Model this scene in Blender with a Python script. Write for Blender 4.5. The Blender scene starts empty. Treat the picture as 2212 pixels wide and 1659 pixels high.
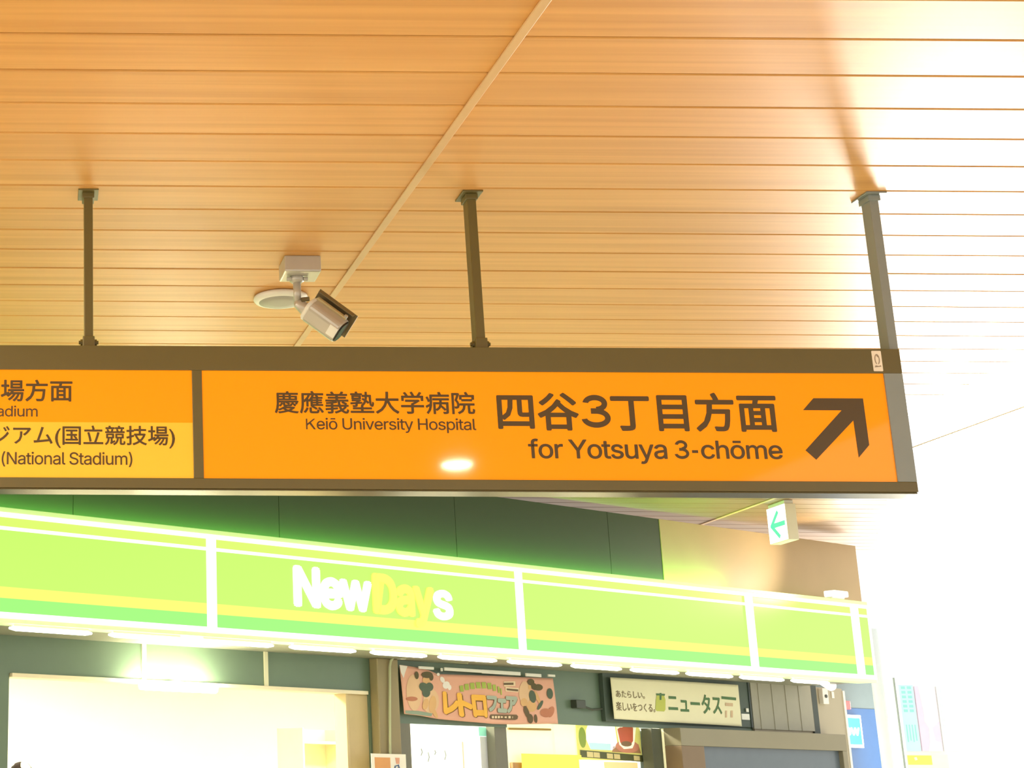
import bpy, bmesh, math, random
from mathutils import Vector, Matrix
random.seed(7)
SC = bpy.context.scene
COL = SC.collection

# ------------------------------------------------------------------ camera
TH, RHO, FPX, PPX, PPY = math.radians(14.1), 0.0068, 3303.0, 71.0, 829.5
EYE = Vector((0, 0, 1.6))
FWD = Vector((0, math.cos(TH), math.sin(TH)))
_R0, _U0 = Vector((1, 0, 0)), Vector((0, -math.sin(TH), math.cos(TH)))
RGT = _R0 * math.cos(RHO) + _U0 * math.sin(RHO)
UPV = _U0 * math.cos(RHO) - _R0 * math.sin(RHO)
cam = bpy.data.cameras.new('camera')
cam_o = bpy.data.objects.new('camera', cam)
COL.objects.link(cam_o)
cam.sensor_fit = 'HORIZONTAL'
cam.sensor_width = 36.0
cam.lens = 36.0 * FPX / 2212.0
cam.shift_x = (1106.0 - PPX) / 2212.0
cam.clip_end = 300
m = Matrix.Identity(4)
for i in range(3):
    m[i][0], m[i][1], m[i][2], m[i][3] = RGT[i], UPV[i], -FWD[i], EYE[i]
cam_o.matrix_world = m
SC.camera = cam_o

# ------------------------------------------------------------------ world, lights, exposure
SC.view_settings.view_transform = 'Standard'
SC.view_settings.look = 'None'
SC.view_settings.gamma = 1.0
SC.view_settings.use_curve_mapping = False
SC.view_settings.exposure = 0.55
SC.cycles.use_denoising = True
SC.cycles.sample_clamp_indirect = 8.0
W = bpy.data.worlds.new('overcast')
SC.world = W
W.use_nodes = True
W.node_tree.nodes['Background'].inputs[0].default_value = (1.0, 0.98, 0.93, 1)
W.node_tree.nodes['Background'].inputs[1].default_value = 1.1

def area(name, loc, target, sx, sy, watts, color):
    l = bpy.data.lights.new(name, 'AREA')
    l.shape = 'RECTANGLE'; l.size, l.size_y = sx, sy
    l.energy = watts; l.color = color
    o = bpy.data.objects.new(name, l); COL.objects.link(o)
    o.location = loc
    d = Vector(target) - Vector(loc)
    o.rotation_euler = d.to_track_quat('-Z', 'Y').to_euler()
    return o
area('daylight_entrance', (14.5, 22.0, 2.0), (3.6, 5.4, 3.7), 2.2, 2.6, 2900, (1.0, 0.95, 0.86))

# ------------------------------------------------------------------ helpers
def lin(c):
    return tuple(((v / 255.0) / 12.92 if v / 255.0 <= 0.04045 else ((v / 255.0 + 0.055) / 1.055) ** 2.4) for v in c)

MATS = {}
def mat(name, rgb, rough=0.6, metal=0.0, emit=0.0, ecol=None, coat=0.0, var=0.06, scale=9.0, spec=0.5):
    if name in MATS: return MATS[name]
    mt = bpy.data.materials.new(name); mt.use_nodes = True
    nt = mt.node_tree; b = nt.nodes['Principled BSDF']
    c = lin(rgb)
    tc = nt.nodes.new('ShaderNodeTexCoord'); nz = nt.nodes.new('ShaderNodeTexNoise')
    nz.inputs['Scale'].default_value = scale; nz.inputs['Detail'].default_value = 4
    nt.links.new(tc.outputs['Object'], nz.inputs['Vector'])
    mx = nt.nodes.new('ShaderNodeMix'); mx.data_type = 'RGBA'
    mx.inputs[6].default_value = tuple(v * (1 - var) for v in c) + (1,)
    mx.inputs[7].default_value = tuple(min(1, v * (1 + var)) for v in c) + (1,)
    nt.links.new(nz.outputs['Fac'], mx.inputs[0])
    nt.links.new(mx.outputs[2], b.inputs['Base Color'])
    b.inputs['Roughness'].default_value = rough
    b.inputs['Metallic'].default_value = metal
    b.inputs['Specular IOR Level'].default_value = spec
    b.inputs['Coat Weight'].default_value = coat
    b.inputs['Coat Roughness'].default_value = 0.05
    if emit:
        b.inputs['Emission Color'].default_value = tuple(ecol or c) + (1,)
        b.inputs['Emission Strength'].default_value = emit
    MATS[name] = mt
    return mt

class Frame:
    """local axes of a surface: s along it, d into it, w up"""
    def __init__(self, o, u, b):
        self.o = Vector(o); self.u = Vector(u).normalized()
        b = Vector(b).normalized(); self.w = self.u.cross(b).normalized(); self.b = self.w.cross(self.u).normalized()
        self.M = Matrix.Identity(4)
        for i in range(3):
            self.M[i][0], self.M[i][1], self.M[i][2], self.M[i][3] = self.u[i], self.b[i], self.w[i], self.o[i]
    def px(self, x, y, d=0.0):
        r = FWD + RGT * ((x - PPX) / FPX) - UPV * ((y - PPY) / FPX)
        p0 = self.o + self.b * d
        P = EYE + r * ((p0 - EYE).dot(self.b) / r.dot(self.b)) - self.o
        return P.dot(self.u), P.dot(self.w)
    def rect(self, tl, tr, br, bl, d=0.0):
        q = [self.px(*p, d) for p in (tl, tr, br, bl)]
        return ((q[0][0] + q[3][0]) / 2, (q[1][0] + q[2][0]) / 2, (q[2][1] + q[3][1]) / 2, (q[0][1] + q[1][1]) / 2)
    def box4(self, x0, y0, x1, y1, d=0.0):
        """true rectangle on the surface whose middle lines sit at these readings"""
        xm, ym = (x0 + x1) / 2, (y0 + y1) / 2
        return (self.px(x0, ym, d)[0], self.px(x1, ym, d)[0], self.px(xm, y1, d)[1], self.px(xm, y0, d)[1])

WORLD = Frame((0, 0, 0), (1, 0, 0), (0, 1, 0))
SIGN = Frame((0, 5.36, 0), (1, -0.009, 0), (0.009, 1, 0))
_a = math.radians(29.5)
SHOP = Frame((-0.228, 10.5, 0), (math.cos(_a), math.sin(_a), -0.0092), (-math.sin(_a), math.cos(_a), 0))

class MB:
    def __init__(self): self.bm = bmesh.new()
    def box(self, x0, x1, y0, y1, z0, z1, bevel=0.0):
        v = [self.bm.verts.new(p) for p in ((x0,y0,z0),(x1,y0,z0),(x1,y1,z0),(x0,y1,z0),(x0,y0,z1),(x1,y0,z1),(x1,y1,z1),(x0,y1,z1))]
        fs = [self.bm.faces.new([v[i] for i in q]) for q in ((3,2,1,0),(4,5,6,7),(0,1,5,4),(1,2,6,5),(2,3,7,6),(3,0,4,7))]
        if bevel:
            ed = list({e for f in fs for e in f.edges})
            bmesh.ops.bevel(self.bm, geom=ed, offset=bevel, segments=2, affect='EDGES', profile=0.6)
        return self
    def tube(self, pts, r, n=14, caps=True):
        pts = [Vector(p) for p in pts]; rr = r if isinstance(r, (list, tuple)) else [r] * len(pts)
        rings = []; ref = None
        for i, p in enumerate(pts):
            t = (pts[min(i + 1, len(pts) - 1)] - pts[max(i - 1, 0)]).normalized()
            if ref is None:
                ref = t.orthogonal().normalized()
            a = (ref - t * ref.dot(t)).normalized(); ref = a; c = t.cross(a)
            rings.append([self.bm.verts.new(p + (a * math.cos(2*math.pi*k/n) + c * math.sin(2*math.pi*k/n)) * rr[i]) for k in range(n)])
        for A, B in zip(rings, rings[1:]):
            for k in range(n):
                self.bm.faces.new((A[k], A[(k+1) % n], B[(k+1) % n], B[k]))
        if caps:
            self.bm.faces.new(rings[0][::-1]); self.bm.faces.new(rings[-1])
        return self
    def prism(self, poly, y0, y1):
        """poly in (x, z), extruded along y"""
        A = [self.bm.verts.new((x, y0, z)) for x, z in poly]; B = [self.bm.verts.new((x, y1, z)) for x, z in poly]
        self.bm.faces.new(A); self.bm.faces.new(B[::-1])
        n = len(poly)
        for k in range(n): self.bm.faces.new((A[k], B[k], B[(k+1) % n], A[(k+1) % n]))
        return self
    def lathe(self, prof, c, n=40):
        """prof: (r, z) pairs round a vertical axis through c"""
        rings = [[self.bm.verts.new((c[0] + r*math.cos(2*math.pi*k/n), c[1] + r*math.sin(2*math.pi*k/n), c[2] + z)) for k in range(n)] for r, z in prof]
        for A, B in zip(rings, rings[1:]):
            for k in range(n): self.bm.faces.new((A[k], A[(k+1) % n], B[(k+1) % n], B[k]))
        self.bm.faces.new(rings[0]); self.bm.faces.new(rings[-1])
        return self
    def shift(self, base):
        bmesh.ops.translate(self.bm, verts=self.bm.verts, vec=-Vector(base)); return self
    def xf(self, M):
        bmesh.ops.transform(self.bm, matrix=M, verts=self.bm.verts); return self

def link(name, me, material, parent=None, smooth=False):
    o = bpy.data.objects.new(name, me); COL.objects.link(o)
    me.materials.append(material)
    if smooth:
        for p in me.polygons: p.use_smooth = True
    if parent: o.parent = parent
    return o

def mesh_of(mb, recalc=True):
    if recalc: bmesh.ops.recalc_face_normals(mb.bm, faces=mb.bm.faces)
    me = bpy.data.meshes.new('m'); mb.bm.to_mesh(me); mb.bm.free()
    return me

def tag(o, label, cat, group=None, kind=None):
    o['label'] = label; o['category'] = cat
    if group: o['group'] = group
    if kind: o['kind'] = kind
    return o

class Thing:
    """an Empty at the base of a thing; part meshes are written in frame coordinates"""
    def __init__(self, name, frame, base, label, cat, group=None):
        self.f, self.base = frame, Vector(base)
        self.o = bpy.data.objects.new(name, None); COL.objects.link(self.o)
        self.o.empty_display_size = 0.1
        self.o.matrix_world = frame.M @ Matrix.Translation(self.base)
        tag(self.o, label, cat, group)
    def part(self, name, mb, material, parent=None, smooth=False, label=None):
        me = mesh_of(mb.shift(self.base))
        o = link(name, me, material, parent or self.o, smooth)
        if label: o['label'] = label
        return o
    def text(self, name, s, rect, d, material, bold=0.0, parent=None, thick=0.001, label=None):
        me = text_mesh(s, rect, d, bold, thick, self.base)
        o = link(name, me, material, parent or self.o)
        if label: o['label'] = label
        return o

try:
    import os
    LATIN = bpy.data.fonts.load(os.path.join(bpy.utils.system_resource('DATAFILES'), 'fonts', 'Inter.woff2'))   # Blender's own interface font
except Exception:
    LATIN = None

def text_mesh(s, rect, d, bold, thick, base, surf=None):
    """flat lettering fitted to rect; bold thickens every stroke by that share of the letter height"""
    cu = bpy.data.curves.new('t', 'FONT'); cu.body = s; cu.size = 1.0
    if LATIN and all(ord(c) < 0x2000 for c in s): cu.font = LATIN; cu.space_character = 0.94
    cu.extrude = 0.5; cu.resolution_u = 3
    to = bpy.data.objects.new('t', cu); COL.objects.link(to)
    dg = bpy.context.evaluated_depsgraph_get(); dg.update()
    me = bpy.data.meshes.new_from_object(to.evaluated_get(dg))
    bpy.data.objects.remove(to); bpy.data.curves.remove(cu)
    bm = bmesh.new(); bm.from_mesh(me); me.clear_geometry()
    if bold:
        src = list(bm.verts) + list(bm.edges) + list(bm.faces)
        for k in range(8):
            r = bmesh.ops.duplicate(bm, geom=src)
            off = Vector((bold * math.cos(k * math.pi / 4), bold * math.sin(k * math.pi / 4), 0.05 * (k + 1)))   # each copy a hair proud of the last
            for g in r['geom']:
                if isinstance(g, bmesh.types.BMVert): g.co += off
    xs = [v.co.x for v in bm.verts]; ys = [v.co.y for v in bm.verts]
    x0, x1, y0, y1 = min(xs), max(xs), min(ys), max(ys)
    s0, s1, w0, w1 = rect
    for v in bm.verts:
        x, y, z = v.co
        a, b = s0 + (x - x0) / (x1 - x0) * (s1 - s0), w0 + (y - y0) / (y1 - y0) * (w1 - w0)
        if surf: v.co = surf(a, b, d + (z + 0.5) * thick) - base
        else: v.co = Vector((a, d - (z + 0.5) * thick, b)) - base
    bm.to_mesh(me); bm.free()
    me.materials.clear()
    return me

def single(name, frame, mb, material, label, cat, group=None, smooth=False, kind=None, base=None):
    """a thing that is one mesh"""
    if base is None:
        n = len(mb.bm.verts); cs = [v.co for v in mb.bm.verts]
        base = Vector((sum(c.x for c in cs) / n, sum(c.y for c in cs) / n, min(c.z for c in cs)))
    me = mesh_of(mb.shift(base))
    o = link(name, me, material, None, smooth)
    o.matrix_world = frame.M @ Matrix.Translation(base)
    return tag(o, label, cat, group, kind)

def struct(name, frame, mb, material, smooth=False):
    o = link(name, mesh_of(mb), material, None, smooth)
    o.matrix_world = frame.M
    o['kind'] = 'structure'
    return o

# ------------------------------------------------------------------ materials
M_white = mat('white_enamel', (238, 236, 226), 0.45)
M_frame = mat('bronze_paint', (102, 90, 46), 0.38, var=0.04)
M_lip = mat('bronze_gloss', (86, 76, 46), 0.24, metal=0.6, var=0.03)
M_post = mat('bronze_post_veiled', (140, 146, 142), 0.42, var=0.04)  # the frame's bronze with lens veil mixed in, so paler and greyer
M_orange = mat('orange_acrylic', (246, 143, 16), 0.05, emit=0.24, ecol=lin((255, 150, 10)), var=0.015, spec=0.35)
M_yellow = mat('yellow_acrylic', (250, 178, 62), 0.05, emit=0.2, ecol=lin((255, 196, 50)), var=0.015, spec=0.35)
M_ink = mat('brown_vinyl', (84, 62, 18), 0.4, var=0.03)

def plank_material(name, lo, hi):
    mt = bpy.data.materials.new(name); mt.use_nodes = True
    nt = mt.node_tree; b = nt.nodes['Principled BSDF']
    tc = nt.nodes.new('ShaderNodeTexCoord'); mp = nt.nodes.new('ShaderNodeMapping')
    mp.inputs['Scale'].default_value = (0.55, 26.0, 1.0)
    nt.links.new(tc.outputs['Object'], mp.inputs['Vector'])
    n1 = nt.nodes.new('ShaderNodeTexNoise'); n1.inputs['Scale'].default_value = 1.0; n1.inputs['Detail'].default_value = 5
    n1.inputs['Distortion'].default_value = 0.4
    nt.links.new(mp.outputs['Vector'], n1.inputs['Vector'])
    cr = nt.nodes.new('ShaderNodeValToRGB')
    cr.color_ramp.elements[0].position = 0.30; cr.color_ramp.elements[0].color = lin(lo) + (1,)
    cr.color_ramp.elements[1].position = 0.70; cr.color_ramp.elements[1].color = lin(hi) + (1,)
    nt.links.new(n1.outputs['Fac'], cr.inputs['Fac'])
    at = nt.nodes.new('ShaderNodeAttribute'); at.attribute_name = 'tone'
    mx = nt.nodes.new('ShaderNodeMix'); mx.data_type = 'RGBA'; mx.blend_type = 'MULTIPLY'; mx.inputs[0].default_value = 1.0
    nt.links.new(cr.outputs['Color'], mx.inputs[6]); nt.links.new(at.outputs['Color'], mx.inputs[7])
    nt.links.new(mx.outputs[2], b.inputs['Base Color'])
    b.inputs['Roughness'].default_value = 0.42
    b.inputs['Specular IOR Level'].default_value = 0.4
    return mt
M_plank = plank_material('wood_print_panel', (212, 154, 84), (232, 176, 103))
M_plank_far = plank_material('shaded_wood_panel', (140, 104, 66), (156, 120, 80))  # wood darkened: the dimness of the far ceiling is put into its colour
M_groove = mat('groove_brown', (70, 42, 22), 0.8)
M_strip = mat('pale_strip', (214, 178, 128), 0.5)

# ------------------------------------------------------------------ the setting
CZ, CH = 3.70, 3.98          # the near ceiling, and the higher one beyond the sign
YS = 8.6
def planks(name, z, n0, n1, ya_min, yb_max, xr, seed, wood):
    rnd = random.Random(seed)
    mb = MB(); tones = []
    PITCH, Y0 = 0.2414, 4.121
    for n in range(n0, n1):
        ya, yb = Y0 + n * PITCH, Y0 + (n + 1) * PITCH
        g = 0.0035
        ga = 0.0075 if n == 9 else g
        e = 0.004
        if yb > yb_max: yb = yb_max
        if ya < ya_min: ya = ya_min
        xa = -7.0
        prof = [(ya + ga, z + 0.018), (ya + ga, z + e), (ya + ga + e, z), (yb - g - e, z), (yb - g, z + e), (yb - g, z + 0.018)]
        A = [mb.bm.verts.new((xa, y, q)) for y, q in prof]; B = [mb.bm.verts.new((xr(y), y, q)) for y, q in prof]
        for k in range(5): mb.bm.faces.new((A[k], A[k+1], B[k+1], B[k]))
        mb.bm.faces.new(A[::-1]); mb.bm.faces.new(B); mb.bm.faces.new((A[0], B[0], B[5], A[5]))
        tones += [1.0 - 0.07 * rnd.random()] * 8
    o = struct(name, WORLD, mb, wood)
    ca = o.data.color_attributes.new('tone', 'FLOAT_COLOR', 'CORNER')
    for p in o.data.polygons:
        for li in p.loop_indices: ca.data[li].color = (tones[p.index],) * 3 + (1,)
def slab(name, poly, z0, z1):
    bk = MB(); n = len(poly)
    A = [bk.bm.verts.new((x, y, z0)) for x, y in poly]; B = [bk.bm.verts.new((x, y, z1)) for x, y in poly]
    bk.bm.faces.new(A[::-1]); bk.bm.faces.new(B)
    for k in range(n): bk.bm.faces.new((A[k], A[(k+1) % n], B[(k+1) % n], B[k]))
    struct(name, WORLD, bk, M_groove)
planks('ceiling', CZ, -30, 19, -3.2, YS, lambda y: 5.2, 3, M_plank)
slab('ceiling_backing', [(-7.0, -3.1), (5.2, -3.1), (5.2, YS - 0.01), (-7.0, YS - 0.01)], CZ + 0.018, CZ + 0.1)
planks('ceiling_far', CH, 18, 53, YS, 16.8, lambda y: 5.2 + (y - YS) * 0.5, 4, M_plank_far)
slab('ceiling_far_backing', [(-7.0, YS), (5.2, YS), (9.2, 16.6), (-7.0, 16.6)], CH + 0.018, CH + 0.1)
struct('trim_8', WORLD, MB().box(-7.0, 5.2, YS - 0.01, YS + 0.02, CZ, CH + 0.018), M_plank)
struct('trim_1', WORLD, MB().box(-0.015, 0.015, -7.0, 4.69, -0.007, 0.0, 0.002).xf(Matrix.Translation((1.430, 3.898, CZ)) @ Matrix.Rotation(0.0235, 4, 'Z')), M_strip)
struct('trim_2', WORLD, MB().box(6.60, 6.635, YS + 0.05, 15.6, CH - 0.007, CH, 0.002), M_strip)
struct('floor', WORLD, MB().box(-18, 24, -9, 34, -0.1, 0), mat('floor_tile', (206, 204, 184), 0.4, scale=2.0))

# ------------------------------------------------------------------ hanging direction sign
SX = lambda x, y: SIGN.px(x, y)[0]
T = Thing('direction_sign', SIGN, (1.5, 0.055, 2.57), 'long orange direction sign in a dark bronze frame hung from the ceiling', 'sign')
SL, SR, ZB, ZT = -1.75, 3.135, 2.567, 3.092
PB, PT = 2.604, 3.001
e = 0.002
T.part('top_rail', MB().box(SL, SR, 0, 0.11, PT, ZT, e), M_frame)
T.part('bottom_rail', MB().box(SL, SR, 0, 0.11, ZB, PB, e), M_frame)
T.part('underside_trim', MB().box(SL + 0.003, SR - 0.003, 0.002, 0.108, ZB - 0.006, ZB, 0.002), M_lip, label='glossy underside of the sign frame')
T.part('end_post', MB().box(3.068, SR, -0.0005, 0.1105, PB, PT, e), M_post)
T.part('divider', MB().box(0.575, 0.611, 0, 0.11, PB, PT, e), M_frame)
T.part('back_cover', MB().box(SL, 3.068, 0.1, 0.109, PB, PT), M_frame)
T.part('orange_panel', MB().box(0.611, 3.068, 0.006, 0.012, PB, PT), M_orange)
zmid = SIGN.px(210, 911.5)[1]
lp = T.part('orange_panel', MB().box(SL, 0.575, 0.006, 0.012, zmid, PT), M_orange)
yp = T.part('yellow_panel', MB().box(SL, 0.575, 0.006, 0.012, PB, zmid), M_yellow)
def ringseg(mb, cx, cz, rx, rz, t, a0, a1, y0, y1, n=14):
    for k in range(n):
        a, b = a0 + (a1 - a0) * k / n, a0 + (a1 - a0) * (k + 1) / n
        mb.prism([(cx + rx*math.cos(a), cz + rz*math.sin(a)), (cx + rx*math.cos(b), cz + rz*math.sin(b)), (cx + (rx-t)*math.cos(b), cz + (rz-t)*math.sin(b)), (cx + (rx-t)*math.cos(a), cz + (rz-t)*math.sin(a))], y0, y1)
def three(x0, y0, x1, y1, t):
    a, b, c, d = SIGN.box4(x0, y0, x1, y1, 0.0055)
    w, h = b - a, d - c
    mb = MB(); th = t * h
    ringseg(mb, a + w * .49, c + h * .735, w * .43, h * .265, th, math.radians(172), math.radians(-84), 0.005, 0.006, 22)
    ringseg(mb, a + w * .49, c + h * .295, w * .51, h * .295, th, math.radians(96), math.radians(-172), 0.0049, 0.006, 22)
    mb.prism([(a + w * .33, c + h * .59 - th), (a + w * .56, c + h * .59 - th), (a + w * .56, c + h * .59), (a + w * .33, c + h * .59)], 0.0048, 0.006)
    T.part('lettering', mb, M_ink)
def st(name, s, x0, y0, x1, y1, bold):
    T.text(name, s, SIGN.box4(x0, y0, x1, y1, 0.0055), 0.006, M_ink, bold)
st('lettering', '場方面', 1.6, 820, 156.6, 867.5, 0.018)
st('lettering', 'Stadium', -37, 876, 81.5, 900, 0.006)
st('lettering', 'ジアム(国立競技場)', -20, 919, 378, 968, 0.014)
st('lettering', '(National Stadium)', 3.5, 975.5, 286, 1008.5, 0.006)
st('lettering', '慶應義塾大学病院', 593, 845, 1025.5, 894, 0.015)
st('lettering', 'eiō University Hospital', 684, 903.2, 1028.6, 935.2, 0.006)
ka, kb, kc, kd = SIGN.box4(661, 904.5, 681.5, 927.5, 0.0055)
kw, kh, kt = kb - ka, kd - kc, 0.0052
kk = MB().prism([(ka, kc), (ka + kt, kc), (ka + kt, kd), (ka, kd)], 0.005, 0.006)
kk.prism([(ka + kt, kc + kh * .36), (ka + kt, kc + kh * .56), (kb - kt * 1.35, kd), (kb, kd)], 0.005, 0.006)
kk.prism([(ka + kw * .36, kc + kh * .52), (ka + kw * .52, kc + kh * .66), (kb + .001, kc), (kb - kt * 1.2, kc)], 0.005, 0.006)
T.part('lettering', kk, M_ink)
st('lettering', '四谷', 1074, 848, 1250, 930, 0.022)
three(1256, 853, 1318, 924, 0.165)
st('lettering', '丁目方面', 1320, 848, 1678.5, 932.5, 0.022)
st('lettering', 'for Yotsuya', 1141.5, 948, 1441, 1002, 0.010)
three(1457, 951, 1488, 991.5, 0.155)
st('lettering', '-', 1495, 972.5, 1508, 978.5, 0.0)
st('lettering', 'chōme', 1514, 952, 1690, 992, 0.010)
arrow = [(270, 570), (778, 572), (842, 1050), (735, 1178), (680, 797), (300, 1200), (190, 1103), (560, 694), (165, 692)]
T.part('arrow', MB().prism([SIGN.px(1700 + x / 4.741, 740 + y / 4.741, 0.0055) for x, y in arrow], 0.005, 0.006), M_ink)
# small emblem sticker at the right end of the top rail
sx0, sx1, sz0, sz1 = SIGN.box4(1884.5, 758, 1905, 802)
stk = T.part('sticker', MB().prism([(sx0, sz0 + .002), (sx0 + .002, sz0), (sx1 - .002, sz0), (sx1, sz0 + .002), (sx1, sz1 - .002), (sx1 - .002, sz1), (sx0 + .002, sz1), (sx0, sz1 - .002)], -0.001, 0), mat('cream_sticker', (244, 232, 212), 0.6))
em = MB(); cx, cz = (sx0 + sx1) / 2, (sz0 + sz1) / 2 + 0.006
ringseg(em, cx, cz, 0.0095, 0.020, 0.0035, -1.2, 4.3, -0.0016, -0.001)
em.prism([(cx - .003, cz + .019), (cx + .004, cz + .017), (cx + .006, cz + .006), (cx + .001, cz + .010)], -0.0018, -0.001)
em.prism([(cx - .012, cz - .030), (cx + .012, cz - .027), (cx + .010, cz - .022), (cx + .003, cz - .025), (cx - .008, cz - .022)], -0.0016, -0.001)
T.part('emblem', em, mat('emblem_brown', (158, 140, 118), 0.6), parent=stk)

def hanger(xtop, ytop, xbot, ybot, m):
    """flat hanger tube between ceiling and sign"""
    s, _ = SIGN.px(xbot, ybot, 0.035)
    hw, d0, d1 = 0.0165, 0.026, 0.086
    p = T.part('hanger_pole', MB().box(s - hw, s + hw, d0, d1, ZT, CZ - 0.004, 0.003), m)
    T.part('ceiling_flange', MB().box(s - 0.038, s + 0.038, 0.0, 0.112, CZ - 0.006, CZ, 0.0015), m, parent=p)
    T.part('socket', MB().box(s - hw - 0.006, s + hw + 0.006, d0 - 0.006, d1 + 0.006, CZ - 0.028, CZ - 0.006, 0.003), m, parent=p)
    return p, s
for (xt, yt, xb, yb, m, clamp) in ((194.6, 430, 191.5, 713, M_frame, True), (1012, 440, 1037, 725, M_frame, True), (1876, 440, 1927, 745, M_post, False)):
    p, s = hanger(xt, yt, xb, yb, m)
    if clamp:
        T.part('clamp', MB().box(s - 0.022, s + 0.022, 0.018, 0.094, ZT, ZT + 0.042, 0.004), m, parent=p)
        for sg in (-1, 1):
            T.part('bolt', MB().tube([(s + sg * 0.018, 0.04, ZT + 0.022), (s + sg * 0.030, 0.04, ZT + 0.022), (s + sg * 0.0301, 0.04, ZT + 0.022), (s + sg * 0.036, 0.04, ZT + 0.022)], [0.012, 0.012, 0.007, 0.007], 8), m, parent=p)

# ------------------------------------------------------------------ ceiling lamp (its reflection is the bright spot on the sign), and two added ones
def ceiling_lamp(x, y, k, label):
    T = Thing('ceiling_lamp', WORLD, (x, y, CZ), label, 'lamp', 'round ceiling lamps')
    T.part('rim', MB().lathe([(0.105, -0.001), (0.14, -0.001), (0.14, -0.02), (0.105, -0.03)], (x, y, CZ)), M_white, smooth=True)
    T.part('diffuser', MB().lathe([(0.105, -0.012), (0.105, -0.028), (0.08, -0.036), (0.01, -0.04)], (x, y, CZ)), mat('lamp_glow_%d' % k, (255, 240, 205), 0.5, emit=k, ecol=(1, 0.86, 0.62)), smooth=True)
ceiling_lamp(2.87, 0.2, 150, 'round white ceiling lamp reflected as a bright spot in the orange sign')
ceiling_lamp(-1.7, 2.2, 1100, 'added round ceiling lamp out of view, nearest the viewer on the left')  # unseen fill lamp, added to brighten the left of the ceiling
ceiling_lamp(-1.7, 5.4, 1500, 'added round ceiling lamp out of view left of the orange sign')  # second unseen lamp, added for the same part of the ceiling

# ------------------------------------------------------------------ security camera and ceiling disc
bx0, bx1 = 1.054, 1.208
cxm, cym = 1.118, 6.19
T = Thing('security_camera', WORLD, (cxm, cym, CZ), 'silver security camera with dark sun shield on a ceiling box', 'camera')
M_alu = mat('silver_paint', (196, 190, 178), 0.3, metal=0.25, var=0.03)
M_alud = mat('dark_silver', (120, 106, 74), 0.4, metal=0.2, var=0.04)
T.part('junction_box', MB().box(bx0, bx1, 6.105, 6.258, CZ - 0.070, CZ, 0.007), M_alu)
T.part('swivel_base', MB().lathe([(0.026, -0.068), (0.030, -0.074), (0.030, -0.088), (0.020, -0.096)], (cxm, cym, CZ), 20), M_alu, smooth=True)
T.part('stem', MB().tube([(cxm, cym, CZ - 0.085), (cxm, cym, CZ - 0.185)], 0.0165, 20), M_alu, smooth=True)
for sg in (-1, 1):
    T.part('screw', MB().tube([(cxm + sg * 0.026, cym - 0.012, CZ - 0.081), (cxm + sg * 0.044, cym - 0.012, CZ - 0.081)], 0.009, 8), M_alu)
# axis of the housing: right, slightly towards the viewer and down
A = Vector((0.74, -0.16, -0.65)).normalized()
_p = Vector((0.65, 0, 0.75)); _p = (_p - A * _p.dot(A)).normalized()
_q = A.cross(_p); _q = _q if _q.y > 0 else -_q
N = _p * math.cos(0.72) + _q * math.sin(0.72)                  # shield side, turned away from the viewer
B = N.cross(A).normalized()
H = Matrix.Identity(4)
hc = Vector((cxm + 0.050, cym - 0.005, CZ - 0.212))
for i in range(3): H[i][0], H[i][1], H[i][2], H[i][3] = A[i], B[i], N[i], hc[i]
T.part('elbow', MB().tube([(cxm, cym, CZ - 0.176), (cxm + 0.004, cym, CZ - 0.188), (cxm + 0.024, cym - 0.002, CZ - 0.206), (cxm + 0.056, cym - 0.005, CZ - 0.222)], [0.0175, 0.022, 0.027, 0.034], 18), M_alu, smooth=True)
T.part('knob', MB().tube([(cxm + 0.012, cym - 0.02, CZ - 0.176), (cxm + 0.046, cym - 0.022, CZ - 0.172)], 0.010, 10), M_alud)
def rbox_yz(mb, x0, x1, hy, hz, r, taper=1.0, n=5):
    """rounded-rectangle body along x"""
    rings = []
    for x, k in ((x0, 0.86), (x0 + 0.008, 1.0), (x1 - 0.006, taper), (x1, taper * 0.95)):
        ring = []
        for q, (sy, sz) in enumerate(((1, 1), (-1, 1), (-1, -1), (1, -1))):
            for j in range(n + 1):
                a = math.pi / 2 * (q + j / n)
                ring.append(mb.bm.verts.new((x, k * (sy * (hy - r) + r * math.cos(a)), k * (sz * (hz - r) + r * math.sin(a)))))
        rings.append(ring)
    m_ = len(rings[0])
    for P, Q in zip(rings, rings[1:]):
        for k in range(m_): mb.bm.faces.new((P[k], P[(k+1) % m_], Q[(k+1) % m_], Q[k]))
    mb.bm.faces.new(rings[0][::-1]); mb.bm.faces.new(rings[-1])
    return mb
hs = T.part('housing', rbox_yz(MB(), 0.0, 0.160, 0.050, 0.048, 0.03).xf(H), M_alu, smooth=False)
T.part('front_bezel', rbox_yz(MB(), 0.155, 0.167, 0.046, 0.044, 0.03).xf(H), mat('black_glass', (30, 28, 26), 0.1), parent=hs)
T.part('rear_collar', rbox_yz(MB(), -0.012, 0.006, 0.050, 0.047, 0.03).xf(H), M_white, parent=hs)
T.part('label_plate', MB().box(0.055, 0.095, -0.0495, -0.0475, -0.010, 0.002).xf(H), M_white, parent=hs)
T.part('front_foot', MB().box(0.120, 0.160, -0.030, 0.020, -0.054, -0.040, 0.004).xf(H), M_white, parent=hs)
T.part('sun_shield', MB().box(-0.02, 0.178, -0.074, 0.045, 0.058, 0.062, 0.0015).xf(H), M_alud, label='dark sun shield')
T.part('shield_skirt', MB().box(-0.015, 0.165, -0.074, -0.069, 0.036, 0.060, 0.001).xf(H), M_alud)
T.part('slot_rail', MB().box(0.0, 0.150, -0.060, -0.048, 0.010, 0.026, 0.002).xf(H), mat('rail_silver', (206, 188, 140), 0.35, metal=0.2))
T.part('rail_screw', MB().tube([(0.144, -0.050, 0.018), (0.144, -0.068, 0.018)], 0.008, 8).xf(H), M_alu)

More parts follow.
